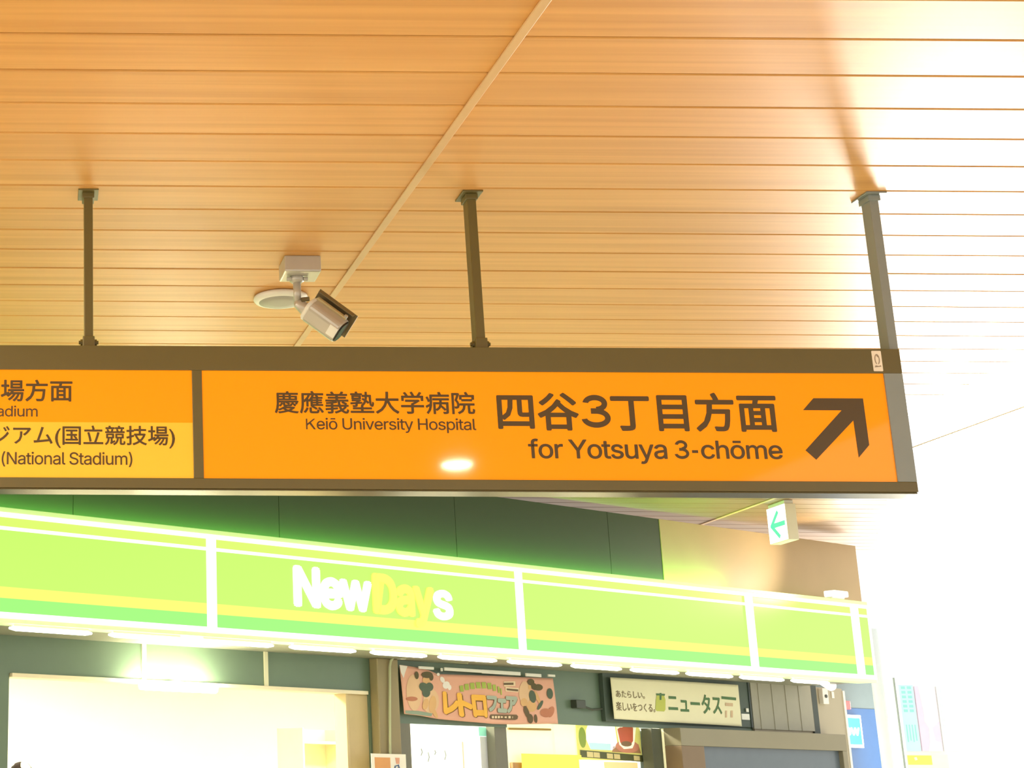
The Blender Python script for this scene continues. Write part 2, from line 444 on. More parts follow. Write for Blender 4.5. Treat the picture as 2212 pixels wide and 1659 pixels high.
dx, dy = 1.13, 6.68
T = Thing('ceiling_speaker', WORLD, (dx, dy, CZ), 'flat round white disc on the ceiling behind the security camera', 'speaker')
T.part('rim', MB().lathe([(0.100, -0.001), (0.121, -0.004), (0.124, -0.016), (0.116, -0.026), (0.098, -0.030)], (dx, dy, CZ), 48), M_white, smooth=True)
T.part('grille', MB().lathe([(0.099, -0.018), (0.099, -0.030), (0.05, -0.034), (0.01, -0.035)], (dx, dy, CZ), 48), mat('grey_mesh', (176, 172, 160), 0.6, scale=200), smooth=True, label='grey centre of the disc')

# ------------------------------------------------------------------ exit guide light
ex, ey0, ey1, ez0, ez1 = 6.74, 13.54, 13.885, 3.62, 3.948
T = Thing('exit_light', WORLD, (ex + 0.05, 13.71, CH), 'small lit white exit sign with a green arrow hung from the ceiling', 'sign')
T.part('mount', MB().box(ex + 0.01, ex + 0.09, ey0 + 0.02, ey1 - 0.02, ez1, CH - 0.001, 0.003), M_white)
T.part('housing', MB().box(ex + 0.004, ex + 0.10, ey0, ey1, ez0, ez1, 0.006), mat('cream_housing', (232, 224, 198), 0.5))
fc = T.part('lit_face', MB().box(ex, ex + 0.004, ey0 + 0.004, ey1 - 0.004, ez0 + 0.006, ez1 - 0.004), mat('exit_white', (255, 255, 252), 0.5, emit=1.2, ecol=(1, 1, 1)))
def fpt(a, b): return (ey1 - (ey1 - ey0) * a, ez0 + (ez1 - ez0) * b)
ar = MB()
def bar(mb, p, q, t):
    p, q = Vector(p), Vector(q); n = (q - p).normalized(); n = Vector((-n.y, n.x)) * t / 2
    mb.prism([tuple(p + n), tuple(q + n), tuple(q - n), tuple(p - n)], 0, 0.001)
tip = (0.20, 0.48)
bar(ar, (0.20, 0.48), (0.93, 0.48), 0.13); bar(ar, (0.17, 0.455), (0.60, 0.84), 0.115); bar(ar, (0.17, 0.505), (0.60, 0.13), 0.115)
ME = Matrix(((0, -1, 0, ex), (-(ey1 - ey0), 0, 0, ey1), (0, 0, ez1 - ez0, ez0), (0, 0, 0, 1)))
T.part('arrow', ar.xf(ME).xf(Matrix.Translation((-0.0003, 0, 0))), mat('exit_green', (20, 120, 80), 0.5, emit=0.7, ecol=(0.14, 1.0, 0.46)), parent=fc, label='green arrow')

# ------------------------------------------------------------------ shop: upper wall, soffit, front wall
S = SHOP
sp = lambda x, y, d=0.85: S.px(x, y, d)[0]
wp = lambda x, y, d=0.85: S.px(x, y, d)[1]
M_dark = mat('dark_panel', (102, 122, 102), 0.34, var=0.05)
M_upper = mat('upper_wall_panel', (56, 62, 44), 0.5, var=0.05)
M_soffit = mat('soffit_paint', (150, 150, 132), 0.4)
up = MB()
for k in range(8):
    a = -5.0 + k * 1.9
    b_ = min(a + 1.898, 7.10)
    if b_ <= a: continue
    up.box(a + 0.002, b_, 0.22, 0.34, 2.62, CH - 0.01, 0.002)
struct('wall_upper', S, up, M_upper)
struct('wall_end', S, MB().box(7.102, 10.1, 0.215, 0.34, 2.62, CH - 0.01, 0.002), mat('beige_lit_wall', (184, 156, 114), 0.5, scale=3))  # beige end panel; its paleness also stands in for light on the wall
WD = 0.85
SOF = 2.565
struct('trim_3', S, MB().box(-5, 9.83, 0.03, WD + 0.2, SOF, SOF + 0.05), M_soffit)       # soffit
sL, sR = sp(18, 1560), sp(799, 1560)
hL = (wp(18, 1456) + wp(795, 1491)) / 2
s2, s3 = sp(861, 1600), sp(1440, 1620)
hL2 = (wp(893, 1568) + wp(1320, 1554)) / 2
sE = sp(1822, 1560)
sN = sp(1621, 1520)
fw = MB()
fw.box(-6, sL, WD, WD + 0.16, 0, SOF)
fw.box(sL, sR, WD, WD + 0.16, hL, SOF)
fw.box(sR, s2, WD, WD + 0.16, 0, SOF)
fw.box(s2, sN, WD, WD + 0.014, hL2, SOF)
fw.box(s2, sp(1097, 1600), WD, WD + 0.014, wp(985, 1567), hL2)
struct('wall_shopfront', S, fw, M_dark)
M_tan = mat('tan_wall', (178, 168, 144), 0.55, var=0.06, scale=4)
struct('wall_right', S, MB().box(sN, sE, WD - 0.02, WD + 0.6, 0, SOF).box(s3 + 0.25, sN, WD + 0.02, WD + 0.3, 0, hL2), M_tan)
# pale head trim of the wide opening, jamb, panel joints
struct('trim_4', S, MB().box(sL + 0.01, sR - 0.03, WD - 0.03, WD + 0.16, hL - 0.03, hL, 0.003), mat('pale_trim', (238, 226, 196), 0.4))
M_jamb = mat('jamb_tan', (206, 186, 142), 0.5)
struct('door_1', S, MB().box(sR - 0.23, sR, WD + 0.02, WD + 0.14, 0, hL - 0.03, 0.004).box(sR - 0.255, sR - 0.225, WD, WD + 0.15, 0, hL - 0.03, 0.003), M_jamb)
for i, x in enumerate((310, 573)):
    s = sp(x, 1420)
    struct('trim_%d' % (5 + i), S, MB().box(s - 0.02, s + 0.02, WD - 0.012, WD, hL, SOF, 0.002), mat('pale_joint', (226, 222, 190), 0.4))
# column between the openings
pc0, pc1 = sp(801, 1540), sp(847, 1540)
struct('trim_7', S, MB().box(pc0, pc1, WD - 0.10, WD, 0, SOF, 0.012), mat('brown_column', (148, 134, 98), 0.5, scale=3))
# interior
M_int = mat('shop_white', (246, 243, 232), 0.6, var=0.01)
it = MB()
it.box(-2.2, sE, 4.6, 4.7, 0, 2.8).box(-2.3, -2.2, WD + 0.16, 4.7, 0, 2.8).box(s3 + 0.3, s3 + 0.36, WD + 0.3, 4.6, 0, 2.8)
struct('wall_interior', S, it, M_int)
struct('ceiling_interior', S, MB().box(-2.3, sE, WD + 0.16, 4.7, 2.62, 2.8), M_int)
def shop_lamp(s, d, label):
    t = Thing('shop_light', S, (s, d, 2.62), label, 'lamp', 'ceiling panels inside the shop')
    t.part('frame', MB().box(s - 0.63, s + 0.63, d - 0.17, d + 0.17, 2.60, 2.62, 0.003), M_white)
    t.part('diffuser', MB().box(s - 0.6, s + 0.6, d - 0.14, d + 0.14, 2.592, 2.602), mat('shop_glow', (255, 246, 224), 0.5, emit=60, ecol=(1, 0.95, 0.72)))
for s_, d_, l_ in ((0.6, 1.6, 'bright ceiling panel just inside the left end of the shop'), (2.6, 1.6, 'bright ceiling panel just inside the middle of the wide opening'), (1.6, 3.0, 'bright ceiling panel deep inside the shop'), (5.2, 1.7, 'bright ceiling panel behind the glass door'), (6.6, 1.7, 'bright ceiling panel above the drink poster')):
    shop_lamp(s_, d_, l_)

# ------------------------------------------------------------------ lit shop fascia
def emit_mat(name, rgb, k, g=1.0):
    c = lin(rgb)
    return mat(name, tuple(v * 0.22 for v in rgb), 0.35, emit=k, ecol=(c[0], c[1] * g, c[2]), var=0.01)
T = Thing('shop_fascia', S, (4.5, 0.1, SOF), 'long glowing green shop fascia with white frame, yellow stripe and shop name', 'sign')
F0, F1 = -3.0, 9.84
zt, zb = 3.322, 2.592
rows = [('green_band', 3.225, 3.289, emit_mat('fascia_lime', (224, 255, 110), 0.66, 2.0)),
        ('green_panel', 2.808, 3.200, emit_mat('fascia_green', (204, 255, 108), 0.66, 2.0)),
        ('yellow_stripe', 2.730, 2.808, emit_mat('fascia_yellow', (255, 252, 112), 0.68)),
        ('lower_green_panel', 2.634, 2.730, emit_mat('fascia_mint', (160, 252, 124), 0.66, 2.0))]
M_lit = emit_mat('fascia_white', (255, 255, 252), 1.0)
T.part('box', MB().box(F0, F1 - 0.01, 0.012, 0.21, zb, zt + 0.03, 0.003), mat('fascia_box', (214, 226, 180), 0.5))
T.part('top_cap', MB().box(F0, F1, 0.0, 0.20, zt + 0.002, zt + 0.036, 0.004), mat('fascia_cap', (196, 222, 150), 0.45, emit=0.42, ecol=lin((190, 235, 140))))
T.part('added_top_glow', MB().box(F0, 7.9, 0.10, 0.205, zt + 0.036, zt + 0.040), emit_mat('fascia_top_glow', (130, 235, 100), 17.0))  # hidden emissive sheet, added to throw green light on the upper wall
div = [(-1.43, 0.08), (1.77, 0.082), (4.967, 0.078), (7.985, 0.098), (9.605, 0.11)]
bays = list(zip([F0] + [a + w / 2 for a, w in div], [a - w / 2 for a, w in div] + [F1 - 0.02]))
for nm, z0, z1, m_ in rows:
    for a, b_ in bays:
        T.part(nm, MB().box(a, b_, 0.002, 0.012, z0, z1), m_)
T.part('top_frame', MB().box(F0, F1, -0.012, 0.012, 3.289, zt, 0.003), M_lit)
T.part('upper_bar', MB().box(F0, F1, -0.004, 0.010, 3.200, 3.225, 0.002), M_lit)
T.part('bottom_frame', MB().box(F0, F1, -0.012, 0.012, zb, 2.634, 0.003), M_lit)
T.part('drip_edge', MB().box(F0, F1, -0.008, 0.20, SOF - 0.002, zb, 0.003), mat('fascia_drip', (214, 236, 176), 0.5, emit=0.35, ecol=lin((214, 240, 176))))
for a, w in div:
    T.part('divider', MB().box(a - w / 2, a + w / 2, -0.014, 0.012, zb, zt, 0.003), M_lit)
T.part('end_frame', MB().box(F1 - 0.02, F1, -0.012, 0.21, zb, zt, 0.003), M_lit)
M_lett = emit_mat('letter_white', (255, 255, 255), 1.3)
M_letty = emit_mat('letter_yellow', (255, 250, 90), 1.0)
def ft(s, tl, br, m_, bold):
    (a, wt), (b_, wb) = S.px(*tl), S.px(*br)
    T.text('lettering', s, (a, b_, wb, wt), 0.002, m_, bold, thick=0.012)
sN0 = S.px(633, 1266)[0]
capN, basN = S.px(634.6, 1220.6)[1], S.px(631.2, 1311)[1]
sW1 = S.px(802, 1290)[0]
h = capN - basN
T.text('lettering', 'New', (sN0, sW1, basN, capN), 0.002, M_lett, 0.036, thick=0.012)
sD0, sD1 = S.px(804, 1290)[0], S.px(936, 1290)[0]
T.text('lettering', 'Day', (sD0, sD1, basN - 0.25 * h, capN), 0.0025, M_letty, 0.036, thick=0.012)
sS0, sS1 = S.px(934, 1300)[0], S.px(977, 1308)[0]
T.text('lettering', 's', (sS0, sS1, basN - 0.02 * h, basN + 0.74 * h), 0.002, M_lett, 0.028, thick=0.012)

# floodlight standing on the right end of the fascia, washing the upper wall
q = S.px(1832, 1290, -0.12)
T = Thing('floodlight', S, (q[0], 0.08, zt + 0.036), 'small white floodlight on top of the right end of the green fascia', 'lamp')
T.part('foot', MB().box(q[0] - 0.10, q[0] + 0.10, -0.02, 0.14, zt + 0.036, zt + 0.05, 0.003), M_white)
T.part('head', MB().box(q[0] - 0.11, q[0] + 0.11, -0.06, 0.06, zt + 0.05, zt + 0.11, 0.012), emit_mat('flood_glow', (255, 250, 228), 1.2))
fl = bpy.data.lights.new('floodlight_beam', 'SPOT'); fl.energy = 46; fl.color = (1.0, 0.9, 0.66)
fl.spot_size = math.radians(120); fl.spot_blend = 1.0; fl.shadow_soft_size = 0.06
flo = bpy.data.objects.new('floodlight_beam', fl); COL.objects.link(flo)
flo.location = S.M @ Vector((q[0] - 0.25, -0.45, zt + 0.16))
flo.rotation_euler = ((S.M @ Vector((q[0] - 2.2, 0.1, 4.3))) - flo.location).to_track_quat('-Z', 'Y').to_euler()

# linear lights under the fascia
M_tube = mat('tube_glow', (255, 255, 246), 0.4, emit=3.2, ecol=(1, 1, 0.93))
tubes = [(20, 1354, 198, 1364), (235, 1366, 395, 1376), (430, 1378, 590, 1388), (625, 1391, 768, 1400), (800, 1403, 921, 1411), (946, 1413, 1072, 1420), (1096, 1423, 1212, 1430), (1233, 1427, 1341, 1437), (1361, 1437, 1465, 1443), (1481, 1443, 1581, 1450), (1597, 1452, 1692, 1459), (1708, 1461, 1790, 1466)]
order = ['first', 'second', 'third', 'fourth', 'fifth', 'sixth', 'seventh', 'eighth', 'ninth', 'tenth', 'eleventh', 'twelfth']
proto = None
for i, (x0, y0, x1, y1) in enumerate(tubes):
    s0, s1 = sp(x0, y0, 0.06), sp(x1, y1, 0.06)
    L = s1 - s0
    lab = order[i] + ' white tube light from the left under the green fascia'
    t = Thing('tube_light', S, ((s0 + s1) / 2, 0.06, SOF), lab, 'lamp', 'tube lights under the fascia')
    t.part('holder', MB().box(s0 + 0.03, s1 - 0.03, 0.045, 0.075, SOF - 0.016, SOF - 0.002, 0.002), M_white)
    t.part('tube', MB().tube([(s0, 0.06, SOF - 0.030), (s0 + 0.05, 0.06, SOF - 0.030), (s1 - 0.05, 0.06, SOF - 0.030), (s1, 0.06, SOF - 0.030)], [0.008, 0.018, 0.018, 0.008], 12), M_tube, smooth=True)

# bright strip lamp in front of the opening head
s0, s1 = sp(300, 1470, 0.72), sp(470, 1478, 0.72)
zz = wp(385, 1484, 0.72)
T = Thing('strip_lamp', S, ((s0 + s1) / 2, 0.72, SOF), 'dazzling strip lamp fixed at the head of the wide shop opening', 'lamp')
T.part('bracket', MB().box((s0 + s1) / 2 - 0.03, (s0 + s1) / 2 + 0.03, 0.74, WD - 0.002, zz - 0.01, zz + 0.05, 0.003), M_white)
T.part('tube', MB().tube([(s0 + 0.02, 0.72, zz), (s1 - 0.02, 0.72, zz)], 0.035, 14), mat('strip_glow', (255, 252, 232), 0.4, emit=80, ecol=(1, 0.95, 0.66)), smooth=True)

#PART2
# ------------------------------------------------------------------ banners
class Cloth:
    """a hanging cloth: top and bottom edges read as curves, with ripples in depth"""
    def __init__(self, top, bot, d, amp, k, ph):
        f = lambda pts: sorted(S.px(x, y, d) for x, y in pts)
        self.t, self.b, self.d, self.amp, self.k, self.ph = f(top), f(bot), d, amp, k, ph
        self.s0 = (self.t[0][0] + self.b[0][0]) / 2; self.s1 = (self.t[-1][0] + self.b[-1][0]) / 2
    def edge(self, pts, s):
        for (a, wa), (b, wb) in zip(pts, pts[1:]):
            if s <= b or (b, wb) == pts[-1]:
                t = (s - a) / (b - a); t = max(0, min(1, t)); return wa + (wb - wa) * t
    def at(self, s, w, off=0.0):
        t, b = self.edge(self.t, s), self.edge(self.b, s)
        v = (t - w) / max(t - b, 0.01)
        d = self.d - self.amp * (0.5 + 0.5 * math.sin(self.k * (s - self.s0) + self.ph + 1.3 * v)) * (0.35 + 0.65 * max(0, min(1, v)))
        return Vector((s, d - off, w))
    def sheet(self, nu=60, nv=14, thick=0.0015):
        mb = MB()
        def grid(off):
            G = []
            for j in range(nv + 1):
                row = []
                for i in range(nu + 1):
                    ss = self.s0 + (self.s1 - self.s0) * i / nu
                    t, b = self.edge(self.t, ss), self.edge(self.b, ss)
                    row.append(mb.bm.verts.new(self.at(ss, t + (b - t) * j / nv, off)))
                G.append(row)
            return G
        F_, K_ = grid(0), grid(-thick)
        for j in range(nv):
            for i in range(nu):
                mb.bm.faces.new((F_[j][i], F_[j][i+1], F_[j+1][i+1], F_[j+1][i]))
                mb.bm.faces.new((K_[j][i], K_[j+1][i], K_[j+1][i+1], K_[j][i+1]))
        for j in range(nv):
            mb.bm.faces.new((F_[j][0], F_[j+1][0], K_[j+1][0], K_[j][0])); mb.bm.faces.new((F_[j][nu], K_[j][nu], K_[j+1][nu], F_[j+1][nu]))
        for i in range(nu):
            mb.bm.faces.new((F_[0][i], K_[0][i], K_[0][i+1], F_[0][i+1])); mb.bm.faces.new((F_[nv][i], F_[nv][i+1], K_[nv][i+1], K_[nv][i]))
        return mb
    def patch(self, mb, pts, off):
        """printed patch through the readings pts (a convex outline)"""
        q = [S.px(x, y, self.d) for x, y in pts]
        c = (sum(a for a, _ in q) / len(q), sum(b for _, b in q) / len(q))
        vc = mb.bm.verts.new(self.at(c[0], c[1], off)); n = len(q); rings = []
        for f in (0.5, 1.0):
            rings.append([mb.bm.verts.new(self.at(c[0] + (a - c[0]) * f, c[1] + (b - c[1]) * f, off)) for a, b in q])
        for k in range(n):
            mb.bm.faces.new((vc, rings[0][k], rings[0][(k+1) % n]))
            mb.bm.faces.new((rings[0][k], rings[1][k], rings[1][(k+1) % n], rings[0][(k+1) % n]))
    def rect(self, x0, y0, x1, y1):
        return S.box4(x0, y0, x1, y1, self.d)
def ell(cx, cy, rx, ry, rot=0.0, n=18):
    return [(cx + rx*math.cos(2*math.pi*k/n)*math.cos(rot) - ry*math.sin(2*math.pi*k/n)*math.sin(rot), cy + rx*math.cos(2*math.pi*k/n)*math.sin(rot) + ry*math.sin(2*math.pi*k/n)*math.cos(rot)) for k in range(n)]
Z5 = lambda pts: [(800 + x / 4.809, 1380 + y / 4.809) for x, y in pts]

C1 = Cloth([(860, 1436), (880, 1439), (905, 1443), (925, 1448), (944, 1456), (1060, 1460), (1194, 1465.5)],
           [(866, 1542.5), (905, 1546), (945, 1553), (1000, 1559), (1060, 1564), (1110, 1565), (1196, 1563.5)], WD - 0.06, 0.045, 7.0, 0.6)
ws = sum(p[1] for p in C1.b) / len(C1.b)
T = Thing('sale_banner', S, ((C1.s0 + C1.s1) / 2, WD - 0.06, ws), 'crumpled pink cloth banner with orange lettering and drawn figures above the glass door', 'banner', None)
M_pink = mat('banner_pink', (232, 176, 152), 0.75, var=0.05, scale=6)
cl = T.part('cloth', C1.sheet(), M_pink, smooth=True)
def ppart(name, lst, m_, off=0.004, sc=None):
    mb = MB()
    for pts in lst: C1.patch(mb, sc(pts) if sc else pts, off)
    o = T.part(name, mb, m_, parent=cl)
    return o
ppart('printed_white_corner', [[(290, 272), (370, 285), (340, 360), (325, 410), (300, 350)]], mat('print_white', (240, 232, 224), 0.7), 0.003, Z5)
ppart('printed_beige_ground', [ell(430, 560, 85, 190), ell(620, 650, 90, 130), ell(1600, 560, 60, 120)], mat('print_beige', (228, 190, 150), 0.7), 0.003, Z5)
ppart('printed_floor', [[(325, 745), (480, 750), (640, 775), (630, 806), (480, 792), (325, 776)]], mat('print_greygreen', (146, 162, 142), 0.7), 0.0035, Z5)
ppart('printed_white_blobs', [ell(745, 425, 22, 34, -0.5), ell(785, 480, 36, 40, 0.5), ell(820, 505, 18, 28), ell(700, 370, 16, 16)], mat('print_white', (240, 232, 224), 0.7), 0.0035, Z5)
ppart('printed_skin', [ell(570, 430, 46, 42), ell(560, 680, 34, 60, 0.3), ell(640, 680, 40, 90, 0.1), ell(665, 770, 20, 60, -0.45), ell(1655, 480, 18, 50, 0.2), ell(1660, 700, 46, 60), ell(1720, 610, 16, 74, -0.3), ell(1590, 660, 34, 44)], mat('print_skin', (222, 176, 122), 0.7), 0.005, Z5)
ppart('printed_dark_cloth', [ell(540, 505, 60, 46, 0.5), ell(600, 500, 44, 46, -0.5), ell(565, 560, 46, 48), ell(1672, 600, 32, 66, -0.12), ell(1840, 570, 30, 56), ell(1740, 690, 16, 56, 0.5)], mat('print_darkgreen', (86, 100, 82), 0.7), 0.006, Z5)
ppart('printed_dark_hair', [ell(575, 375, 62, 34), ell(620, 400, 24, 36), ell(460, 380, 22, 40), ell(1660, 450, 34, 34), ell(1730, 505, 44, 34), ell(1690, 495, 28, 40, -0.4)], mat('print_brownhair', (98, 88, 58), 0.7), 0.007, Z5)
ppart('printed_boots', [ell(1610, 760, 22, 66, -0.25), ell(1640, 830, 26, 50), ell(1690, 830, 14, 46)], mat('print_boot', (104, 88, 62), 0.7), 0.007, Z5)
ppart('printed_prop', [ell(400, 625, 66, 24), ell(1790, 770, 54, 46), ell(1840, 760, 30, 60, 0.4)], mat('print_redbrown', (190, 122, 92), 0.7), 0.0045, Z5)
ppart('printed_arch_letters', [ell(800 + 0, 0, 1, 1)] and [[(x - w, y - 34 + k), (x + w, y - 36), (x + w + 4, y + 30), (x - w + 6, y + 32)] for x, y, w, k in ((935, 518, 18, 6), (985, 502, 20, 4), (1040, 492, 22, 2), (1098, 486, 22, 0), (1155, 486, 22, 0), (1212, 494, 22, 0), (1265, 512, 18, 0), (1312, 532, 10, 0), (1340, 552, 7, 0))], mat('print_lime', (168, 186, 84), 0.7), 0.005, Z5)
ppart('printed_caption_plates', [[(1370, 445), (1500, 440), (1504, 490), (1374, 496)], [(1392, 500), (1540, 512), (1536, 556), (1390, 546)]], mat('print_cream', (240, 214, 178), 0.7), 0.0045, Z5)
ppart('printed_caption_bars', [[(1372, 458), (1480, 456), (1480, 478), (1372, 480)], [(1405, 516), (1530, 526), (1530, 546), (1405, 534)]], mat('print_umber', (112, 92, 66), 0.7), 0.006, Z5)
ppart('printed_date_pill', [[(1212, 800), (1224, 786), (1515, 788), (1530, 806), (1522, 834), (1500, 842), (1224, 834), (1210, 820)]], mat('print_umber', (112, 92, 66), 0.7), 0.005, Z5)
ppart('printed_date_marks', [[(x, 802), (x + 24, 802), (x + 24, 826), (x, 826)] for x in (1232, 1268, 1304, 1340, 1384, 1428, 1470)], mat('print_cream', (240, 214, 178), 0.7), 0.006, Z5)
M_or, M_sh, M_gy = mat('print_orange', (246, 186, 70), 0.6), mat('print_shadow', (122, 84, 40), 0.7), mat('print_grey', (168, 178, 160), 0.6)
def btext(s, x0, y0, x1, y1, m_, off, bold, dx=0.0):
    r = C1.rect(x0 + dx, y0 + dx * 0.7, x1 + dx, y1 + dx * 0.7)
    me = text_mesh(s, r, off, bold, 0.001, T.base, C1.at)
    return link('lettering', me, m_, cl)
for s_, x0, y0, x1, y1 in (('レ', 955, 1494, 988, 1544), ('ト', 985, 1497, 1014, 1549), ('ロ', 1013, 1501, 1044, 1550)):
    btext(s_, x0, y0, x1, y1, M_sh, 0.006, 0.08, 1.6); btext(s_, x0, y0, x1, y1, M_or, 0.009, 0.066)
for s_, x0, y0, x1, y1 in (('フ', 1045, 1503, 1069, 1538), ('ェ', 1069, 1509, 1092, 1540), ('ア', 1090, 1504, 1117, 1541)):
    btext(s_, x0, y0, x1, y1, M_sh, 0.006, 0.07, 1.0); btext(s_, x0, y0, x1, y1, M_gy, 0.009, 0.06)
tp = MB()
for x0, y0, x1, y1 in ((903, 1440, 935, 1446), (951, 1443, 954, 1450), (958, 1444, 1040, 1451), (1040, 1449, 1122, 1457), (1134, 1455, 1167, 1462), (1182, 1457, 1197, 1462)):
    a, b_, c_, e_ = S.box4(x0, y0, x1, y1, WD - 0.10)
    o = T.part('tape', MB().box(a, b_, WD - 0.115, WD - 0.100, c_, e_, 0.004), M_white)

C2 = Cloth([(1317.5, 1463), (1460, 1471), (1595.6, 1479.5)], [(1325, 1553), (1460, 1561), (1601, 1569)], WD - 0.09, 0.012, 5.0, 0.2)
T = Thing('shop_name_banner', S, ((C2.s0 + C2.s1) / 2, WD - 0.09, sum(p[1] for p in C2.b) / 3), 'cream cloth banner with green lettering hung beside the pink banner', 'banner')
cl2 = T.part('cloth', C2.sheet(), mat('banner_cream', (238, 232, 196), 0.75, var=0.03), smooth=True)
def c2text(s, x0, y0, x1, y1, m_, bold):
    r = C2.rect(x0, y0, x1, y1)
    link('lettering', text_mesh(s, r, 0.003, bold, 0.001, T.base, C2.at), m_, cl2)
M_gr, M_br = mat('print_green', (84, 120, 78), 0.7), mat('print_tanbrown', (126, 110, 80), 0.7)
c2text('ニュータス', 1443, 1499, 1556, 1541, M_gr, 0.02)
c2text('あたらしい。', 1329, 1493, 1391, 1508, M_br, 0.004)
c2text('楽しいをつくる。', 1329, 1518, 1414, 1537, M_br, 0.004)
def c2patch(name, lst, m_, off):
    mb = MB()
    for pts in lst: C2.patch(mb, pts, off)
    return T.part(name, mb, m_, parent=cl2)
c2patch('printed_bottle', [[(1418, 1502), (1434, 1502), (1437, 1512), (1437, 1533), (1434, 1537), (1418, 1536), (1415, 1532), (1416, 1512)]], mat('print_moss', (190, 196, 92), 0.7), 0.003)
c2patch('printed_leaves', [[(1416, 1498), (1436, 1499), (1435, 1503), (1417, 1502)], [(1424, 1497), (1428, 1497), (1428, 1512), (1424, 1512)]], M_gr, 0.0045)
c2patch('printed_bar', [[(1557, 1504), (1589, 1507), (1589, 1513), (1557, 1510)]], M_gr, 0.003)
c2patch('printed_small_marks', [[(1565, 1518), (1582, 1519), (1582, 1526), (1565, 1525)], [(1565, 1535), (1569, 1535), (1569, 1550), (1565, 1550)], [(1577, 1535), (1582, 1535), (1582, 1550), (1577, 1550)]], mat('print_faded', (208, 180, 146), 0.7), 0.003)

# ------------------------------------------------------------------ things on and round the shop front
def board(name, tl, tr, br, bl, d, thick, material, label, cat, group=None, bevel=0.002):
    s0, s1, w0, w1 = S.rect(tl, tr, br, bl, d)
    t = Thing(name, S, ((s0 + s1) / 2, d, w0), label, cat, group)
    t.part('board', MB().box(s0, s1, d, d + thick, w0, w1, bevel), material)
    return t, (s0, s1, w0, w1)
# dark header board behind the cream banner
s0, s1, w0, w1 = S.rect((1300, 1453), (1617, 1470), (1622, 1574), (1306, 1556), WD - 0.04)
T = Thing('header_board', S, ((s0 + s1) / 2, WD - 0.03, w0), 'dark green header board behind the cream banner', 'board')
T.part('panel', MB().box(s0, s1, WD - 0.05, WD - 0.002, w0, w1, 0.004), mat('board_darkgreen', (74, 88, 78), 0.5))
T.part('edge_trim', MB().box(s1 - 0.025, s1, WD - 0.058, WD - 0.05, w0, w1, 0.002), mat('board_edge', (50, 62, 58), 0.5))
# door closer on the dark lintel
s0, s1, w0, w1 = S.box4(1242, 1512, 1262, 1530, WD - 0.05)
T = Thing('door_closer', S, (s0, WD - 0.05, w0), 'dark door closer with a thin arm on the lintel between the two banners', 'door closer')
M_clo = mat('closer_grey', (66, 72, 62), 0.45)
T.part('body', MB().box(s0, s1, WD - 0.07, WD, w0, w1, 0.006), M_clo)
T.part('arm', MB().tube([S.px(1262, 1527, WD - .05)[0:1] and Vector((S.px(1260, 1526, WD - .05)[0], WD - .05, S.px(1260, 1526, WD - .05)[1])), Vector((S.px(1278, 1533, WD - .05)[0], WD - .06, S.px(1278, 1533, WD - .05)[1])), Vector((S.px(1304, 1531, WD - .05)[0], WD - .03, S.px(1304, 1531, WD - .05)[1]))], 0.010, 8), M_clo)
# small notices on the header board
for tl, br, lab in (((1601, 1542), (1618, 1555), 'small white notice on the right end of the dark header board'), ((1611, 1530), (1616, 1538), 'tiny white clip above the small notice on the header board')):
    a, b_, c_, e_ = S.box4(tl[0], tl[1], br[0], br[1], WD - 0.06)
    single('notice', S, MB().box(a, b_, WD - 0.068, WD - 0.058, c_, e_, 0.002), M_white, lab, 'notice')
# folding shutter panel in the tan wall
s0, s1, w0, w1 = S.rect((1621, 1474), (1750, 1479), (1756, 1579), (1623, 1575), WD - 0.03)
T = Thing('shutter_panel', S, ((s0 + s1) / 2, WD - 0.03, w0), 'grey ribbed panel with vertical folds right of the cream banner', 'panel')
rb = MB(); nn = 9
for k in range(nn):
    a = s0 + (s1 - s0) * k / nn; b_ = s0 + (s1 - s0) * (k + 1) / nn
    rb.prism([(a, w0), (b_, w0), (b_, w1), (a, w1)], WD - 0.045 - 0.005 * (k % 2), WD - 0.022)
T.part('ribs', rb, mat('rib_grey', (160, 156, 138), 0.5))
a, b_ = S.px(1751, 1520, WD - .03)[0], S.px(1763, 1520, WD - .03)[0]
T.part('dark_slot', MB().box(a, b_, WD - 0.045, WD - 0.022, w0 - 0.03, w1, 0.002), mat('slot_dark', (70, 78, 74), 0.6), label='dark vertical slot')
# call box and little plate
a, b_, c_, e_ = S.box4(1774, 1487, 1786, 1521, WD - 0.05)
T = Thing('call_box', S, ((a + b_) / 2, WD - 0.05, c_), 'narrow white call box on the tan wall near its right edge', 'call box')
T.part('case', MB().box(a, b_, WD - 0.07, WD - 0.02, c_, e_, 0.008), M_white)
T.part('button', MB().tube([((a + b_) / 2, WD - 0.07, (c_ + e_) / 2), ((a + b_) / 2, WD - 0.078, (c_ + e_) / 2)], 0.018, 12), M_clo, label='dark button')
a, b_, c_, e_ = S.box4(1799, 1494, 1804, 1508, WD - 0.04)
single('switch_plate', S, MB().box(a, b_, WD - 0.03, WD - 0.02, c_, e_, 0.002), M_white, 'small white plate on the tan wall right of the call box', 'switch')
# spotlight under the right end of the fascia
a, b_, c_, e_ = S.box4(1768, 1464, 1799, 1485, 0.5)
T = Thing('spotlight', S, ((a + b_) / 2, 0.5, SOF), 'white spotlight under the right end of the green fascia', 'lamp')
T.part('mount', MB().tube([((a + b_) / 2, 0.5, e_ - 0.01), ((a + b_) / 2, 0.5, SOF)], 0.02, 10), M_white)
T.part('head', MB().tube([(a, 0.47, e_ - 0.03), (b_, 0.52, c_ + 0.02)], [0.042, 0.050], 18), mat('spot_glow', (255, 255, 250), 0.4, emit=1.4, ecol=(1, 1, 0.97)))
